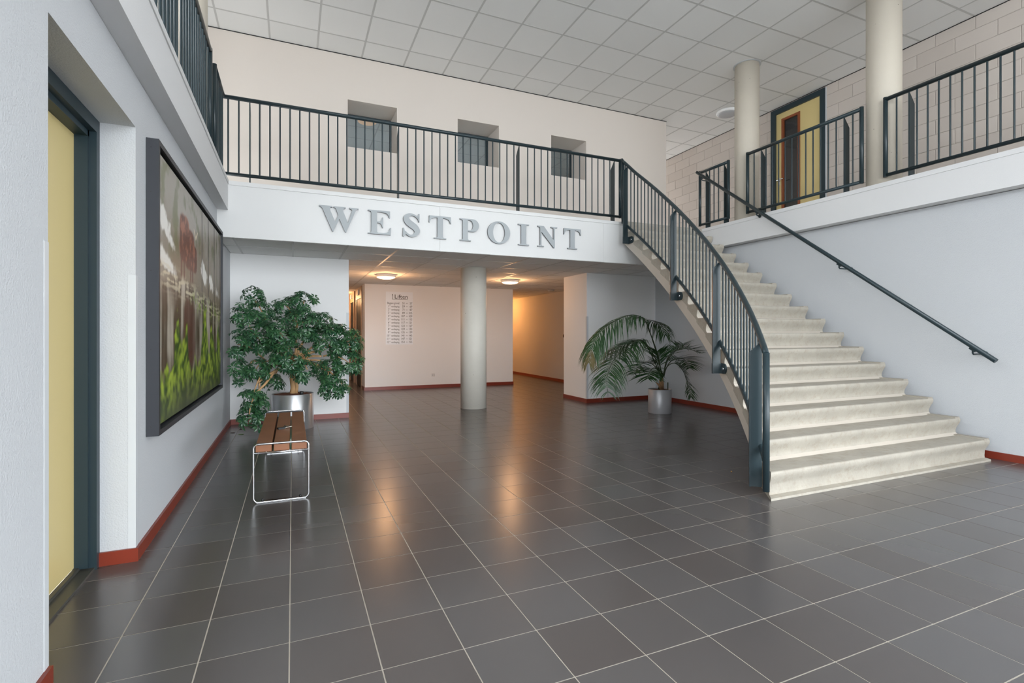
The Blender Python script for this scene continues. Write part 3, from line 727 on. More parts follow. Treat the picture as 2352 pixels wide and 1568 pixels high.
# ------------------------------------------------------------------ bench
bn = thing('bench', 'low slatted wooden bench with polished steel loop legs', 'bench', (-0.07, 4.74, 0))
BX0, BX1, BY0, BY1, BZ = -0.25, 0.105, 3.93, 5.55, 0.41
sw = (BX1-BX0-0.024-2*0.014)/3
for k in range(3):
    x = BX0+0.012+k*(sw+0.014)
    o = MB().box(x, x+sw, BY0+0.006, BY1-0.006, BZ-0.056, BZ-0.008).build('slat', M['wood'], bn)
    bv = o.modifiers.new('edge', 'BEVEL'); bv.width = 0.003; bv.segments = 2
def loop(y, sgn):
    r = 0.03; pts = []
    for cx, cz, a0 in ((BX1-r, BZ-r, 0), (BX0+r, BZ-r, 90), (BX0+r, r+0.006, 180), (BX1-r, r+0.006, 270)):
        for k in range(5):
            a = math.radians(a0+k*22.5); pts.append((cx+r*math.cos(a), y, cz+r*math.sin(a)))
    pts.append(pts[0]); return pts
for y, s in ((BY0, 1), (BY1, -1)):
    lg = MB().tube(loop(y, s), 0.0052, 10, cap=False).tube([(BX0, y, BZ-0.062), (BX1, y, BZ-0.062)], 0.0055, 10).build('leg_frame', M['chrome'], bn)
    MB().box(BX0+0.02, BX1-0.02, min(y, y+s*0.045), max(y, y+s*0.045), 0.0, 0.005).build('foot_plate', M['chrome'], lg)
    MB().box(BX0+0.01, BX1-0.01, min(y, y+s*0.05), max(y, y+s*0.05), BZ-0.0078, BZ-0.0030).build('end_strip', M['picframe'], lg)
    for x in (BX0+0.055, BX1-0.055):
        MB().lathe([(0.009, 0), (0.009, 0.010), (0.006, 0.018), (0, 0.020)], 12, (x, y+s*0.025, 0.005)).build('bolt', M['black'], lg)
for x in (BX0+0.012+sw+0.007, BX0+0.012+2*sw+0.021):
    MB().box(x-0.009, x+0.009, BY0+0.02, BY1-0.02, BZ-0.072, BZ-0.0565).build('bearer', M['chrome'], bn)

kb = thing('key_bunch', 'small black key fob with keys lying on the wooden bench', 'keys', (-0.075, 4.56, BZ-0.008))
z = BZ-0.0078
MB().plate([(-0.03, -0.016), (0.02, -0.018), (0.032, 0), (0.02, 0.018), (-0.03, 0.016)], (-0.085, 4.54, z+0.007), (0.9, 0.43, 0), (-0.43, 0.9, 0), 0.014).build('fob', M['keyfob'], kb)
MB().tube([(-0.065+0.014*math.cos(a), 4.555+0.014*math.sin(a), z+0.005+0.003*math.sin(a*2)) for a in [math.pi*k/6 for k in range(13)]], 0.0016, 6, cap=False).build('ring', M['key'], kb)
for a in (0.2, 0.9, 1.6):
    dx, dy = math.cos(a), math.sin(a)
    MB().plate([(0, -0.010), (0.018, -0.011), (0.022, -0.004), (0.052, -0.004), (0.055, 0), (0.052, 0.004), (0.022, 0.004), (0.018, 0.011), (0, 0.010)], (-0.060, 4.558, z+0.006+0.004*a), (dx, dy, 0.12), (-dy, dx, 0), 0.003).build('key', M['key'] if a < 1 else M['keyfob'], kb)

# ------------------------------------------------------------------ WESTPOINT letters
CAPZ, CAPH, LY = 2.379, 0.286, YF-0.012
def spl(cu, pts):
    s = cu.splines.new('POLY'); s.points.add(len(pts)-1)
    for p, (x, y) in zip(s.points, pts): p.co = (x, y, 0, 1)
    s.use_cyclic_u = True
def ell(cx, cy, rx, ry, n=40, a0=0, a1=360): return [(cx+rx*math.cos(math.radians(a0+(a1-a0)*k/n)), cy+ry*math.sin(math.radians(a0+(a1-a0)*k/n))) for k in range(n+(0 if a1-a0 == 360 else 1))]
def foot(x0, x1, sx0, sx1, y0, dirn, t=0.045, fl=0.05):
    """bracketed slab serif from stem sx0..sx1 to x0..x1 at baseline y0 (dirn +1: foot, -1: head); points run left to right"""
    return [(sx0, y0+dirn*(t+fl)), (sx0-0.015, y0+dirn*(t+0.018)), (sx0-0.05 if sx0-0.05 > x0 else x0, y0+dirn*(t+0.004)), (x0, y0+dirn*t), (x0, y0), (x1, y0), (x1, y0+dirn*t), (sx1+0.05 if sx1+0.05 < x1 else x1, y0+dirn*(t+0.004)), (sx1+0.015, y0+dirn*(t+0.018)), (sx1, y0+dirn*(t+fl))]
def letter_I(w):
    a, b = w*0.5-0.13, w*0.5+0.13
    f = foot(0, w, a, b, 0, 1); h = foot(0, w, a, b, 1, -1)
    return [f+list(reversed(h))]
def letter_T(w):
    a, b = w*0.5-0.125, w*0.5+0.125
    f = foot(w*0.22, w*0.78, a, b, 0, 1)
    top = [(b, 0.925), (b+0.14, 0.915), (w-0.10, 0.86), (w-0.045, 0.76), (w-0.035, 0.70), (w, 0.70), (w-0.012, 1.0), (0.012, 1.0), (0, 0.70), (0.035, 0.70), (0.045, 0.76), (0.10, 0.86), (a-0.14, 0.915), (a, 0.925)]
    return [f+top]
def letter_E(w):
    a, b = 0.13, 0.37
    P = [(a, 0.10), (a-0.015, 0.065), (0.07, 0.05), (0, 0.045), (0, 0), (w-0.02, 0), (w, 0.30), (w-0.04, 0.30), (w-0.09, 0.17), (w-0.18, 0.09), (w-0.32, 0.065), (b+0.03, 0.065), (b, 0.10), (b, 0.475),
         (b+0.10, 0.47), (b+0.17, 0.43), (b+0.205, 0.34), (b+0.215, 0.28), (b+0.25, 0.28), (b+0.25, 0.72), (b+0.215, 0.72), (b+0.20, 0.64), (b+0.16, 0.56), (b+0.09, 0.535), (b, 0.535),
         (b, 0.935), (b+0.16, 0.935), (w-0.21, 0.91), (w-0.12, 0.83), (w-0.085, 0.72), (w-0.05, 0.72), (w-0.05, 1.0), (0, 1.0), (0, 0.955), (0.07, 0.95), (a-0.015, 0.935), (a, 0.90)]
    return [P]
def letter_P(w):
    a, b = 0.13, 0.37; cy = 0.715
    bowl_o = ell(w-0.285, cy, 0.285, 0.285, 18, -90, 90); bowl_i = ell(b+0.10, cy, 0.15, 0.225, 16, -90, 90)
    P = foot(0, 0.52, a, b, 0, 1)+[(b, 0.43)]+bowl_o+[(0, 1.0), (0, 0.955), (0.07, 0.95), (a-0.015, 0.935), (a, 0.90)]
    return [P, [(b, cy-0.225)]+bowl_i+[(b, cy+0.225)]]
def letter_O(w): return [ell(w/2, 0.5, w/2, 0.52), ell(w/2, 0.5, w/2-0.265, 0.455)]
def letter_N(w):
    P = foot(0, 0.34, 0.135, 0.205, 0, 1)+[(0.205, 0.72), (w-0.19, -0.02), (w-0.135, -0.02), (w-0.135, 0.90), (w-0.12, 0.935), (w-0.07, 0.95), (w, 0.955), (w, 1.0), (w-0.34, 1.0), (w-0.34, 0.955), (w-0.27, 0.95), (w-0.22, 0.935), (w-0.205, 0.90), (w-0.205, 0.37), (0.33, 1.0), (0, 1.0), (0, 0.955), (0.07, 0.95), (0.12, 0.92), (0.135, 0.87)]
    return [P]
def letter_W(w):
    P = [(0, 1.0), (0, 0.955), (0.05, 0.945), (0.10, 0.91), (0.13, 0.86), (0.50, -0.02), (0.545, -0.02), (0.775, 0.50), (1.0, -0.02), (1.045, -0.02), (w-0.13, 0.84), (w-0.09, 0.91), (w-0.05, 0.945), (w, 0.955), (w, 1.0), (w-0.37, 1.0), (w-0.37, 0.955), (w-0.29, 0.94), (w-0.255, 0.90), (w-0.265, 0.84), (1.11, 0.36), (0.93, 0.80), (0.925, 0.88), (0.95, 0.93), (1.02, 0.955), (1.02, 1.0), (0.55, 1.0), (0.55, 0.955), (0.605, 0.94), (0.65, 0.88), (0.73, 0.64), (0.615, 0.36), (0.43, 0.80), (0.415, 0.88), (0.43, 0.93), (0.50, 0.955), (0.50, 1.0)]
    return [P]
def letter_S(w):
    # centre line with a swelling spine, then two wedge serifs
    C = [(w-0.10, 0.80, 0.03), (w-0.20, 0.90, 0.035), (w/2+0.02, 0.955, 0.045), (0.26, 0.92, 0.075), (0.155, 0.80, 0.115), (0.20, 0.665, 0.13), (w/2-0.04, 0.545, 0.14), (w-0.235, 0.42, 0.135), (w-0.135, 0.265, 0.12), (w-0.20, 0.12, 0.085), (w/2, 0.035, 0.05), (0.22, 0.09, 0.04), (0.10, 0.22, 0.03)]
    pts = []
    for i in range(len(C)-1):
        p0, p1, p2, p3 = C[max(i-1, 0)], C[i], C[i+1], C[min(i+2, len(C)-1)]
        for k in range(5):
            t = k/5
            pts.append(tuple(0.5*((2*p1[j])+(-p0[j]+p2[j])*t+(2*p0[j]-5*p1[j]+4*p2[j]-p3[j])*t*t+(-p0[j]+3*p1[j]-3*p2[j]+p3[j])*t**3) for j in range(3)))
    pts.append(C[-1])
    A, B = [], []
    for i, (x, y, r) in enumerate(pts):
        q0, q1 = pts[max(i-1, 0)], pts[min(i+1, len(pts)-1)]
        tx, ty = q1[0]-q0[0], q1[1]-q0[1]; l = math.hypot(tx, ty) or 1
        A.append((x-ty/l*r, y+tx/l*r)); B.append((x+ty/l*r, y-tx/l*r))
    # serif wedges replace the two stroke ends
    P = A+list(reversed(B))
    ser1 = [(w-0.115, 0.86), (w-0.075, 0.66), (w-0.03, 0.66), (w-0.03, 1.01), (w-0.065, 1.01), (w-0.10, 0.945), (w-0.16, 0.92)]
    ser2 = [(0.115, 0.14), (0.06, 0.36), (0.015, 0.36), (0.010, -0.01), (0.05, -0.01), (0.095, 0.055), (0.16, 0.085)]
    return [P, ser1, ser2]
M_LET = [M['letter'], M['letter_side']]
def make_letter(ch, fn, x0, x1, label):
    w = (x1-x0)/CAPH
    parts = fn(w); groups = [parts] if ch != 'S' else [[p] for p in parts]
    mb = MB()
    for gp in groups:
        cu = bpy.data.curves.new('letter', 'CURVE'); cu.dimensions = '2D'; cu.fill_mode = 'BOTH'; cu.extrude = 0.05
        for p in gp: spl(cu, p)
        tmp = bpy.data.objects.new('letter_tmp', cu); COL.objects.link(tmp)
        dg = bpy.context.evaluated_depsgraph_get(); me = bpy.data.meshes.new_from_object(tmp.evaluated_get(dg))
        vs_ = [(x0+v.co.x*CAPH, LY-0.017-v.co.z*CAPH*0.9, CAPZ+v.co.y*CAPH) for v in me.vertices]
        for pgn in me.polygons: pass
        base = len(mb.v); mb.v += vs_
        for pgn in me.polygons:
            mb.f.append(tuple(base+i for i in pgn.vertices)); mb.mi.append(0 if abs(pgn.normal.z) > 0.5 else 1); mb.sm.append(False)
        bpy.data.objects.remove(tmp); bpy.data.curves.remove(cu); bpy.data.meshes.remove(me)
    o = mb.build('sign_letter', M_LET, origin=(x0, LY-0.017, CAPZ))
    return tag(o, label, 'letter', 'raised letters on the gallery fascia')
for ch, fn, a, b, lab in (
    ('W', letter_W, 0.278, 0.715, 'raised grey letter W, the first on the white fascia'),
    ('E', letter_E, 0.824, 1.097, 'raised grey letter E on the white fascia'),
    ('S', letter_S, 1.236, 1.454, 'raised grey letter S on the white fascia'),
    ('T', letter_T, 1.566, 1.851, 'raised grey letter T between S and P'),
    ('P', letter_P, 1.969, 2.227, 'raised grey letter P on the white fascia'),
    ('O', letter_O, 2.348, 2.669, 'raised grey letter O on the white fascia'),
    ('I', letter_I, 2.789, 2.950, 'raised grey letter I on the white fascia'),
    ('N', letter_N, 3.079, 3.383, 'raised grey letter N on the white fascia'),
    ('T', letter_T, 3.487, 3.766, 'raised grey letter T after N, the last of the word')):
    make_letter(ch, fn, a, b, lab)

# ------------------------------------------------------------------ floor directory ("Liften") on the sign wall
SX0, SX1, SZ0, SZ1, SY = 1.812, 2.386, 0.958, 2.082, 10.93
sg = thing('floor_directory', 'pale directory board listing lift floors and flat numbers', 'sign', ((SX0+SX1)/2, SY, SZ0))
MB().box(SX0, SX1, SY-0.008, SY-0.0005, SZ0, SZ1).build('board', M['signpanel'], sg)
def text_mesh(txt, size, align='LEFT', sx=1.0):
    cu = bpy.data.curves.new('txt', 'FONT'); cu.body = txt; cu.size = size; cu.align_x = align; cu.extrude = 0.0006; cu.resolution_u = 2
    tmp = bpy.data.objects.new('txt_tmp', cu); COL.objects.link(tmp)
    dg = bpy.context.evaluated_depsgraph_get(); me = bpy.data.meshes.new_from_object(tmp.evaluated_get(dg))
    mb = MB(); mb.v = [(v.co.x*sx, -v.co.z, v.co.y) for v in me.vertices]
    for p in me.polygons: mb.f.append(tuple(p.vertices)); mb.mi.append(0); mb.sm.append(False)
    bpy.data.objects.remove(tmp); bpy.data.curves.remove(cu); bpy.data.meshes.remove(me)
    return mb
def put_text(into, txt, size, x, z, align='LEFT', sx=1.0):
    t = text_mesh(txt, size, align, sx); into.add([(a+x, b+SY-0.0092, c+z) for a, b, c in t.v], t.f)
hd_ = MB(); put_text(hd_, 'Liften', 0.128, SX0+0.178, SZ1-0.142)
hd_.build('heading', M['ink'], sg)
yy = SY-0.0092
ar = MB(); ar.box(SX0+0.130, SX0+0.139, yy-0.0006, yy+0.0006, SZ1-0.162, SZ1-0.07); ar.box(SX0+0.130, SX0+0.462, yy-0.0006, yy+0.0006, SZ1-0.162, SZ1-0.155)
ar.plate([(-0.013, 0), (0.013, 0), (0, 0.028)], (SX0+0.1345, yy, SZ1-0.072), (1,0,0), (0,0,1), 0.0012)
ar.build('arrow', M['ink'], sg)
rows = [('Begane grond', '51', '57')]
for k, (a, b) in enumerate(((59,69),(71,87),(89,105),(107,109),(111,115),(117,121),(123,127),(129,133),(135,139),(141,145),(147,151),(153,155))): rows.append((k+1, str(a), str(b)))
pitch = 0.0693
for k, (n, a, b) in enumerate(rows):
    zz = SZ1-0.262-pitch*k; ln = MB()
    if k == 0: put_text(ln, n, 0.066, SX0+0.284, zz, 'RIGHT', 0.70)
    else:
        put_text(ln, 'verdieping', 0.060, SX0+0.284, zz, 'RIGHT', 0.68)
        put_text(ln, 'e', 0.036, SX0+0.090, zz+0.026, 'RIGHT', 0.8)
        put_text(ln, str(n), 0.066, SX0+0.071, zz, 'RIGHT', 0.80)
    put_text(ln, a, 0.066, SX0+0.402, zz, 'RIGHT', 0.86)
    put_text(ln, b, 0.066, SX1-0.012, zz, 'RIGHT', 0.86)
    put_text(ln, 't/m', 0.030, SX0+0.444, zz+0.012, 'CENTER', 0.9)
    ln.build('text_line', M['ink'], sg)

so = thing('wall_socket', 'small white double socket low on the directory wall', 'socket', (2.838, 10.93, 0.25))
o = MB().box(2.80, 2.876, 10.922, 10.9295, 0.243, 0.315).build('plate', M['socket'], so)
for x in (2.82, 2.856): MB().tube([(x, 10.9205, 0.279), (x, 10.9225, 0.279)], 0.012, 12).build('outlet', M['satin'], so)

# ------------------------------------------------------------------ lamps
def disc_lamp(x, y, z, label, lit, r=0.175, power=0.0, group=None, tint=(1.0, 0.52, 0.24)):
    t = thing('ceiling_lamp', label, 'lamp', (x, y, z), group)
    MB().lathe([(r*0.96, 0), (r, -0.008), (r, -0.035), (r*0.93, -0.045), (r*0.86, -0.045)], 40, (x, y, z-0.002)).build('housing', M['lamp_body'], t)
    prof = [(r*0.90*math.cos(a), -0.040-0.04*math.sin(a)) for a in [math.pi/2*k/8 for k in range(9)]]; prof[-1] = (0.0, prof[-1][1])
    MB().lathe(prof, 40, (x, y, z-0.002)).build('diffuser', M['lamp_lit'] if lit == 1 else (M['lamp_dim'] if lit == 2 else M['lamp_unlit']), t)
    if power:
        li = bpy.data.lights.new('lamp_light', 'POINT'); li.energy = power; li.color = tint; li.shadow_soft_size = 0.09
        lo = bpy.data.objects.new('lamp_light', li); COL.objects.link(lo); lo.parent = t; lo.location = (0, 0, -0.19)
    return t
disc_lamp(1.511, 9.10, ZS, 'lit warm round ceiling lamp in front of the lift passage', 1, power=18)
disc_lamp(3.875, 9.05, ZS, 'lit warm round ceiling lamp near the corridor opening', 1, power=18)
disc_lamp(5.35, 13.9, ZS, 'lit warm round ceiling lamp deep in the corridor', 1, power=42, tint=(1.0, 0.38, 0.09))
disc_lamp(1.0, 13.4, ZS, 'lit warm round ceiling lamp between the lifts', 1, power=20)
disc_lamp(7.17, 6.82, ZC, 'unlit round white lamp on the high ceiling beside the slim column', 0, r=0.19)
disc_lamp(1.27, 9.72, ZC, 'faint round lamp seen through the small upper window', 2, r=0.19, power=0)
sd = thing('smoke_detector', 'flat white smoke detector on the low corridor ceiling', 'smoke detector', (5.6, 10.62, ZS))
MB().lathe([(0.075, 0), (0.075, -0.02), (0.055, -0.04), (0.0, -0.042)], 24, (5.6, 10.62, ZS-0.002)).build('body', M['lamp_unlit'], sd)
kn = thing('push_button', 'round black push button on the orange lit corridor wall', 'button', (XR, 10.8, 1.12))
MB().tube([(XR-0.001, 10.80, 1.135), (XR-0.03, 10.80, 1.135)], 0.018, 12).build('stem', M['black'], kn)
MB().tube([(XR-0.03, 10.80, 1.135), (XR-0.045, 10.80, 1.135), (XR-0.055, 10.80, 1.135)], [0.045, 0.045, 0.03], 20).build('cap', M['black'], kn)

# lift doors in the passage
for k, (a, b, lab) in enumerate(((11.46, 12.30, 'dark lift door nearest the directory wall'), (12.92, 13.70, 'dark lift door farther along the lift passage'))):
    d = thing('door_%d' % (k+3), lab, 'lift door', (1.38, (a+b)/2, 0), kind='structure')
    MB().box(1.362, 1.399, a-0.10, a, 0, ZS-0.002).box(1.362, 1.399, b, b+0.14, 0, ZS-0.002).box(1.362, 1.399, a, b, 1.975, ZS-0.002).build('surround', M['liftframe'], d)
    MB().box(1.378, 1.398, a, (a+b)/2-0.003, 0.01, 1.974).build('leaf', M['lift'], d); MB().box(1.378, 1.398, (a+b)/2+0.003, b, 0.01, 1.974).build('leaf', M['lift'], d)
    MB().box(1.34, 1.3615, (a+b)/2-0.09, (a+b)/2+0.09, 2.06, 2.17).build('indicator', M['lamp_body'], d)

# ------------------------------------------------------------------ bushy potted tree
pt = thing('potted_tree', 'bushy umbrella tree in a brushed steel tub behind the bench', 'potted plant', (0.0, 6.94, 0))
PC = (0.0, 6.94)
MB().lathe([(0.243, 0), (0.245, 0.003), (0.245, 0.432), (0.240, 0.435), (0.236, 0.432), (0.236, 0.395), (0.0, 0.395)], 56, (*PC, 0)).build('pot', M['brushed'], pt)
# mulch: lumpy disc
mv = []; mf = []; nr, na = 9, 40
for i in range(nr+1):
    for j in range(na):
        r = 0.234*i/nr; a = 2*math.pi*j/na
        mv.append((PC[0]+r*math.cos(a), PC[1]+r*math.sin(a), 0.422+0.012*(1-(i/nr)**2)+0.009*noise.noise(Vector((r*math.cos(a)*28, r*math.sin(a)*28, 1)))))
for i in range(nr):
    for j in range(na): mf.append((i*na+j, i*na+(j+1) % na, (i+1)*na+(j+1) % na, (i+1)*na+j))
MB().add(mv, mf).build('mulch', M['bark_mulch'], pt)
MB().lathe([(0.022, 0), (0.022, 0.055), (0.018, 0.06), (0.0, 0.06)], 14, (0.10, 6.80, 0.41)).build('water_gauge', M['black'], pt)
LOBES = [(-0.44,6.90,1.64,0.13,0.13),(-0.40,6.90,1.43,0.18,0.17),(-0.58,6.75,1.39,0.13,0.15),(-0.60,6.70,1.06,0.12,0.18),(-0.57,6.75,0.75,0.14,0.16),(-0.35,6.75,1.14,0.21,0.21),(-0.15,6.60,1.21,0.19,0.20),(-0.04,6.55,0.93,0.22,0.19),(0.11,6.95,1.60,0.17,0.15),(-0.09,6.95,1.53,0.14,0.14),(0.14,6.80,1.30,0.23,0.22),(0.33,6.90,1.32,0.17,0.16),(0.44,6.75,1.11,0.26,0.22),(0.66,6.75,1.08,0.19,0.21),(0.65,6.75,0.80,0.20,0.19),(0.44,6.80,0.72,0.16,0.17),(0.40,6.75,0.49,0.10,0.10),(0.55,6.75,0.50,0.12,0.11),(-0.38,6.70,0.76,0.14,0.15),(-0.22,7.05,0.55,0.13,0.13),(-0.44,6.60,0.43,0.13,0.13),(-0.45,6.55,0.22,0.14,0.14),(-0.35,6.65,0.32,0.09,0.13),(0.13,6.60,0.75,0.17,0.13)]
MB().tube([(0.0,6.94,0.40),(0.01,6.94,0.50),(-0.005,6.935,0.62),(0.01,6.93,0.74),(0.0,6.92,0.86)], [0.045,0.036,0.033,0.031,0.026], 12).build('trunk', M['trunk'], pt)
MB().tube([(0.03,6.93,0.40),(0.045,6.92,0.52),(0.03,6.91,0.66),(0.06,6.90,0.85)], [0.026,0.022,0.02,0.016], 10).build('trunk', M['trunk'], pt)
def branch(a, b, r0=0.016, r1=0.006, sag=0.05):
    a = Vector(a); b = Vector(b); pts = []; side = Vector((random.uniform(-1,1), random.uniform(-1,1), 0))*0.04
    for k in range(6):
        t = k/5; pts.append(a.lerp(b, t)+Vector((0,0,sag))*math.sin(math.pi*t)+side*math.sin(math.pi*t*1.7))
    MB().tube(pts, [r0+(r1-r0)*k/5 for k in range(6)], 7).build('branch', M['trunk'], pt)
hub = (0.0, 6.92, 0.85)
hubs = {0:(-0.25,6.85,1.15), 1:(-0.25,6.85,1.15), 2:(-0.35,6.8,1.1), 3:(-0.3,6.85,0.85), 4:(-0.3,6.85,0.85), 8:(0.05,6.93,1.25), 9:(0.05,6.93,1.25), 10:(0.05,6.93,1.25), 11:(0.15,6.93,1.1), 12:(0.15,6.88,0.95), 13:(0.35,6.8,0.98), 14:(0.35,6.8,0.9), 15:(0.2,6.85,0.85), 16:(0.42,6.79,0.72), 17:(0.44,6.79,0.72), 20:(-0.3,6.72,0.75), 21:(-0.42,6.62,0.5), 22:(-0.36,6.68,0.6), 18:(-0.2,6.85,0.85), 19:(-0.15,6.98,0.78)}
done = set()
for i, lb in enumerate(LOBES):
    h = hubs.get(i, hub)
    if h != hub and h not in done:
        done.add(h); branch(hub, h, 0.02, 0.013, 0.02)
    branch(h, lb[:3], 0.012, 0.005)
def leaf_mesh(seed):
    rnd = random.Random(seed); mb = MB(); n = rnd.choice((7, 7, 8, 8, 9))
    for k in range(n):
        a = 2*math.pi*k/n+rnd.uniform(-0.12, 0.12); ln = rnd.uniform(0.056, 0.080); wd = ln*0.185; dr = rnd.uniform(0.18, 0.5)
        d = Vector((math.cos(a), math.sin(a), 0)); s = Vector((-d.y, d.x, 0))
        st_ = [(0.10, 0.0, 0.0), (0.42, 0.85, -0.04), (0.74, 1.0, -0.20), (1.0, 0.0, -0.45)]
        vs_ = []
        for t, w, z in st_:
            c = d*ln*t+Vector((0, 0, z*ln*dr*1.6))
            if w: vs_ += [c+s*wd*w+Vector((0,0,wd*0.25)), c, c-s*wd*w+Vector((0,0,wd*0.25))]
            else: vs_ += [c]
        # 0 base,1-3 ring,4-6 ring,7 tip
        mb.add(vs_, [(0,2,1),(0,3,2),(1,2,5,4),(2,3,6,5),(4,5,7),(5,6,7)])
    mb.add([(0.002,0,0),(-0.002,0,0),(0.012,0.004,-0.09),(0.008,0.004,-0.09)], [(0,1,3,2)])
    return mb
LM = [leaf_mesh(40+k) for k in range(6)]; LMESH = [b.mesh('leaf', M['leaf']) for b in LM]
leaves = []
tot = sum(l[3]*l[4] for l in LOBES); NLEAF = 860
for lb in LOBES:
    c = Vector(lb[:3]); n = max(8, round(NLEAF*lb[3]*lb[4]/tot))
    for k in range(n):
        while True:
            v = Vector((random.gauss(0,1), random.gauss(0,1), random.gauss(0,1)))
            if v.length > 0.1: break
        v.normalize(); rad = random.uniform(0.5, 1.0)**0.5
        p = c+Vector((v.x*lb[3]*rad, v.y*0.15*rad, v.z*lb[4]*rad))
        if p.x < XL+0.09 or p.z < 0.08 or p.y > YB-0.1: continue
        dd = math.hypot(p.x-PC[0], p.y-PC[1])
        if p.z < 0.50 and dd < 0.32: continue
        nn = (v*0.75+Vector((0, -0.35, 0.75))+Vector((random.gauss(0,.3), random.gauss(0,.3), random.gauss(0,.2)))).normalized()
        q = nn.to_track_quat('Z', 'Y').to_matrix().to_4x4() @ Matrix.Rotation(random.uniform(0, 6.28), 4, 'Z')
        leaves.append((p, q, random.uniform(0.8, 1.15)))
# parts: the leaves nearest to the room; the inner and rear ones stay one part
order = sorted(range(len(leaves)), key=lambda i: leaves[i][0].y+random.uniform(0, 0.12))
rest = MB(); pw = wloc(pt)
for k, i in enumerate(order):
    p, q, s = leaves[i]; v = i % 6
    if k < 300:
        o = link('leaf', LMESH[v], pt, p-pw); o.rotation_euler = q.to_euler(); o.scale = (s, s, s)
    else:
        rest.add([p+q @ (Vector(a)*s) for a in LM[v].v], LM[v].f)
r = rest.build('foliage', M['leaf'], pt); r['kind'] = 'stuff'

def flat_leaf(x, y, ang, ln, m, label, cat='leaf'):
    d = Vector((math.cos(ang), math.sin(ang), 0)); s = Vector((-d.y, d.x, 0)); c = Vector((x, y, 0.0015)); w = ln*0.28
    v = [c-d*ln/2, c-d*ln*0.1+s*w+Vector((0,0,.003)), c-d*ln*0.1-s*w+Vector((0,0,.002)), c+d*ln*0.25+s*w*0.8, c+d*ln*0.25-s*w*0.8+Vector((0,0,.004)), c+d*ln/2]
    e = Vector((0,0,0.0012)); n = len(v)
    vs_ = v+[a+e for a in v]
    fs = [(0,2,4,5,3,1), (n+0,n+1,n+3,n+5,n+4,n+2), (0,1,n+1,n), (1,3,n+3,n+1), (3,5,n+5,n+3), (5,4,n+4,n+5), (4,2,n+2,n+4), (2,0,n,n+2)]
    o = MB().add(vs_, fs).build('fallen_leaf', m, origin=(x, y, 0)); return tag(o, label, cat)
flat_leaf(-0.66, 6.86, 0.4, 0.06, M['dryleaf'], 'dry brown fallen leaf beside the skirting and potted tree')['group'] = 'fallen leaves on the floor'
flat_leaf(-0.59, 7.07, 1.9, 0.055, M['dryleaf'], 'dry brown fallen leaf under the drooping branch')['group'] = 'fallen leaves on the floor'
flat_leaf(-0.56, 6.72, 0.1, 0.07, M['greenleaf'], 'light green fallen leaf on the floor by the potted tree')['group'] = 'fallen leaves on the floor'
flat_leaf(3.4446, 3.2345, 0.3, 0.018, M['yellowbit'], 'tiny yellow leaf scrap on the tiles near the stair foot')['group'] = 'fallen leaves on the floor'

# ------------------------------------------------------------------ potted palm
QC = (5.068, 6.115)
pp = thing('potted_palm', 'drooping palm in a plain grey metal pot under the stairs', 'potted plant', (*QC, 0))
MB().lathe([(0.168, 0), (0.170, 0.003), (0.170, 0.352), (0.167, 0.355), (0.163, 0.352), (0.163, 0.33), (0.0, 0.33)], 48, (*QC, 0)).build('pot', M['satin'], pp)
MB().lathe([(0.162, 0.0), (0.15, 0.010), (0.08, 0.016), (0.0, 0.018)], 24, (*QC, 0.331)).build('mulch', M['bark_mulch'], pp)
MB().tube([(5.07,6.11,0.335),(5.085,6.105,0.42),(5.09,6.10,0.52),(5.10,6.10,0.60)], [0.035,0.030,0.026,0.012], 10).build('trunk', M['palm_stem'], pp)
for k, (dx, dz) in enumerate(((-0.10, 0.16), (-0.035, 0.19), (-0.16, 0.13))):
    MB().tube([(5.06,6.06,0.34),(5.06+dx*0.4,6.03,0.34+dz*0.6),(5.06+dx,6.0,0.34+dz)], [0.028,0.022,0.003], 6).build('dry_sheath', M['husk'], pp)
MB().tube([(5.19,6.08,0.33),(5.19,6.08,0.45)], 0.008, 8).build('stake', M['palm_stem'], pp)
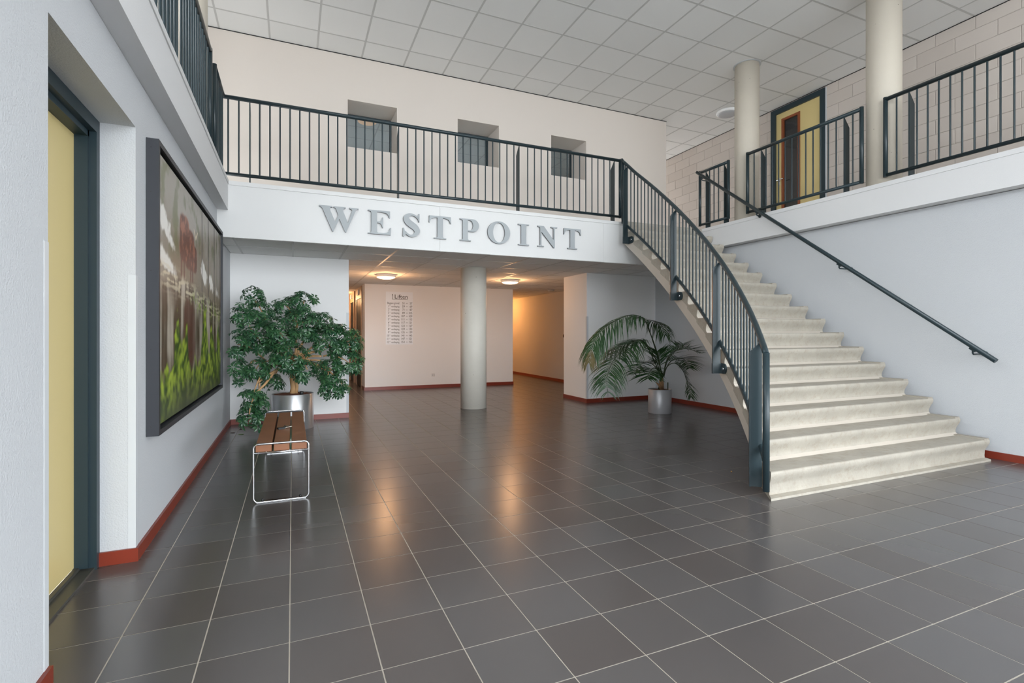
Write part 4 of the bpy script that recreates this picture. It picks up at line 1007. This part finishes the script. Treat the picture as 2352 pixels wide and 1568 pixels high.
FR = {
 'A':([(5.102,6.1,0.527),(4.977,6.08,0.926),(4.837,6.05,1.193),(4.683,6.,1.392),(4.423,5.95,1.45),(4.032,5.85,1.337),(3.777,5.8,1.177),(3.646,5.75,0.995),(3.578,5.72,0.802)], 0.36, 0.42, 84, 0.66),
 'A2':([(5.129,6.12,0.524),(4.984,6.1,0.925),(4.873,6.12,1.256),(4.858,6.15,1.382),(5.096,6.25,1.371),(5.259,6.3,1.308),(5.373,6.35,1.161)], 0.5, 0.34, 26, 0.7),
 'B':([(5.065,6.08,0.529),(4.892,6.,0.821),(4.681,5.95,1.04),(4.495,5.9,1.095),(4.22,5.82,0.987),(3.963,5.75,0.792),(3.845,5.7,0.572),(3.848,5.68,0.405)], 0.33, 0.4, 70, 0.36),
 'B2':([(5.072,6.1,0.543),(4.915,6.1,0.847),(4.761,6.1,1.052),(4.605,6.12,1.084),(4.385,6.15,1.023),(4.114,6.18,0.888)], 0.42, 0.38, 40, 0.6),
 'C':([(5.122,6.1,0.542),(5.129,6.05,0.751),(5.185,6.,0.894),(5.321,5.95,0.956),(5.457,5.9,0.948),(5.593,5.85,0.893)], 0.42, 0.25, 26, 0.06),
 'D':([(5.132,6.1,0.542),(5.106,6.,0.691),(5.175,5.92,0.749),(5.251,5.85,0.665),(5.305,5.8,0.497),(5.366,5.78,0.249)], 0.38, 0.34, 44, 0.16),
 'E':([(5.056,6.08,0.546),(4.895,5.98,0.682),(4.698,5.9,0.768),(4.529,5.85,0.759),(4.362,5.82,0.632)], 0.36, 0.28, 30, 0.1),
 'F':([(5.075,6.08,0.545),(5.021,6.05,0.706),(4.95,6.,0.851),(4.89,5.95,0.931)], 0.35, 0.26, 22, 0.05),
 'G':([(5.138,6.12,0.54),(5.254,6.15,0.711),(5.441,6.2,0.801),(5.66,6.25,0.777),(5.80,6.28,0.636)], 0.34, 0.3, 40, 0.14),
 'H':([(5.129,6.12,0.54),(5.297,6.2,0.788),(5.464,6.25,0.898),(5.62,6.3,0.993),(5.72,6.35,1.03)], 0.4, 0.23, 24, 0.05),
 'I':([(5.04,6.05,0.564),(4.852,5.95,0.685),(4.701,5.88,0.648),(4.64,5.85,0.547)], 0.35, 0.28, 26, 0.12),
}
def catmull(P, n):
    P = [Vector(p) for p in P]; out = []
    for i in range(len(P)-1):
        a, b, c, d = P[max(i-1,0)], P[i], P[i+1], P[min(i+2, len(P)-1)]
        for k in range(n):
            t = k/n; out.append(0.5*((2*b)+(c-a)*t+(2*a-5*b+4*c-d)*t*t+(3*b-a-3*c+d)*t**3))
    out.append(P[-1]); return out
for key, (P, start, ln, n, droop) in FR.items():
    C = catmull(P, 6); rnd = random.Random(key)
    fr_ = MB(); fr_.tube(C, [0.009-0.0075*i/(len(C)-1) for i in range(len(C))], 6, mi=1)
    m_ = len(C)-1
    for k in range(n):
        f = start+(1-start)*(k+0.3)/n; x = f*m_; i = min(int(x), m_-1); p = C[i].lerp(C[i+1], x-i); t = (C[i+1]-C[i]).normalized()
        side = t.cross(Vector((0,0,1)))
        side = side.normalized() if side.length > 0.15 else Vector((0.77,-0.64,0))
        g_ = (f-start)/(1-start); l = ln*(0.34+0.90*math.sin(math.pi*min(1, 0.15+g_*0.85)))*rnd.uniform(0.85, 1.12)
        dry = 1 if (key == 'A' and g_ > 0.82) else 0
        for s in (-1, 1):
            d0 = (t*rnd.uniform(0.35, 0.75)+side*s*(0.85 if droop < 0.6 else 0.5)+Vector((0,0,rnd.uniform(0.0, 0.45)*(1-droop)))).normalized()
            pts = [p]; d_ = d0.copy(); seg = 5
            for q in range(seg):
                d_ = (d_+Vector((0,0,-1))*droop*(0.30+0.18*q)).normalized(); pts.append(pts[-1]+d_*l/seg)
            wv = t.cross(d0); wv = (t-d0*t.dot(d0)); wv = wv.normalized() if wv.length > 0.05 else side
            ws = [0.35, 0.9, 1.0, 0.8, 0.45, 0.0]; w0 = 0.0072*rnd.uniform(0.8, 1.2)
            vs_ = []; fs = []
            for q, (pt_, w_) in enumerate(zip(pts, ws)):
                if pt_.x > XR-0.03: pt_.x = XR-0.03
                if pt_.z < 0.02: pt_.z = 0.02
                if w_ > 0: vs_ += [pt_+wv*w0*w_, pt_-wv*w0*w_]
                else: vs_ += [pt_]
            for q in range(seg-1): fs.append((2*q, 2*q+1, 2*q+3, 2*q+2))
            fs.append((2*seg-2, 2*seg-1, 2*seg)); fr_.add(vs_, fs, 2 if dry else 0)
    fr_.build('frond', [M['palm'], M['palm_stem'], M['palm_dry']], pp)
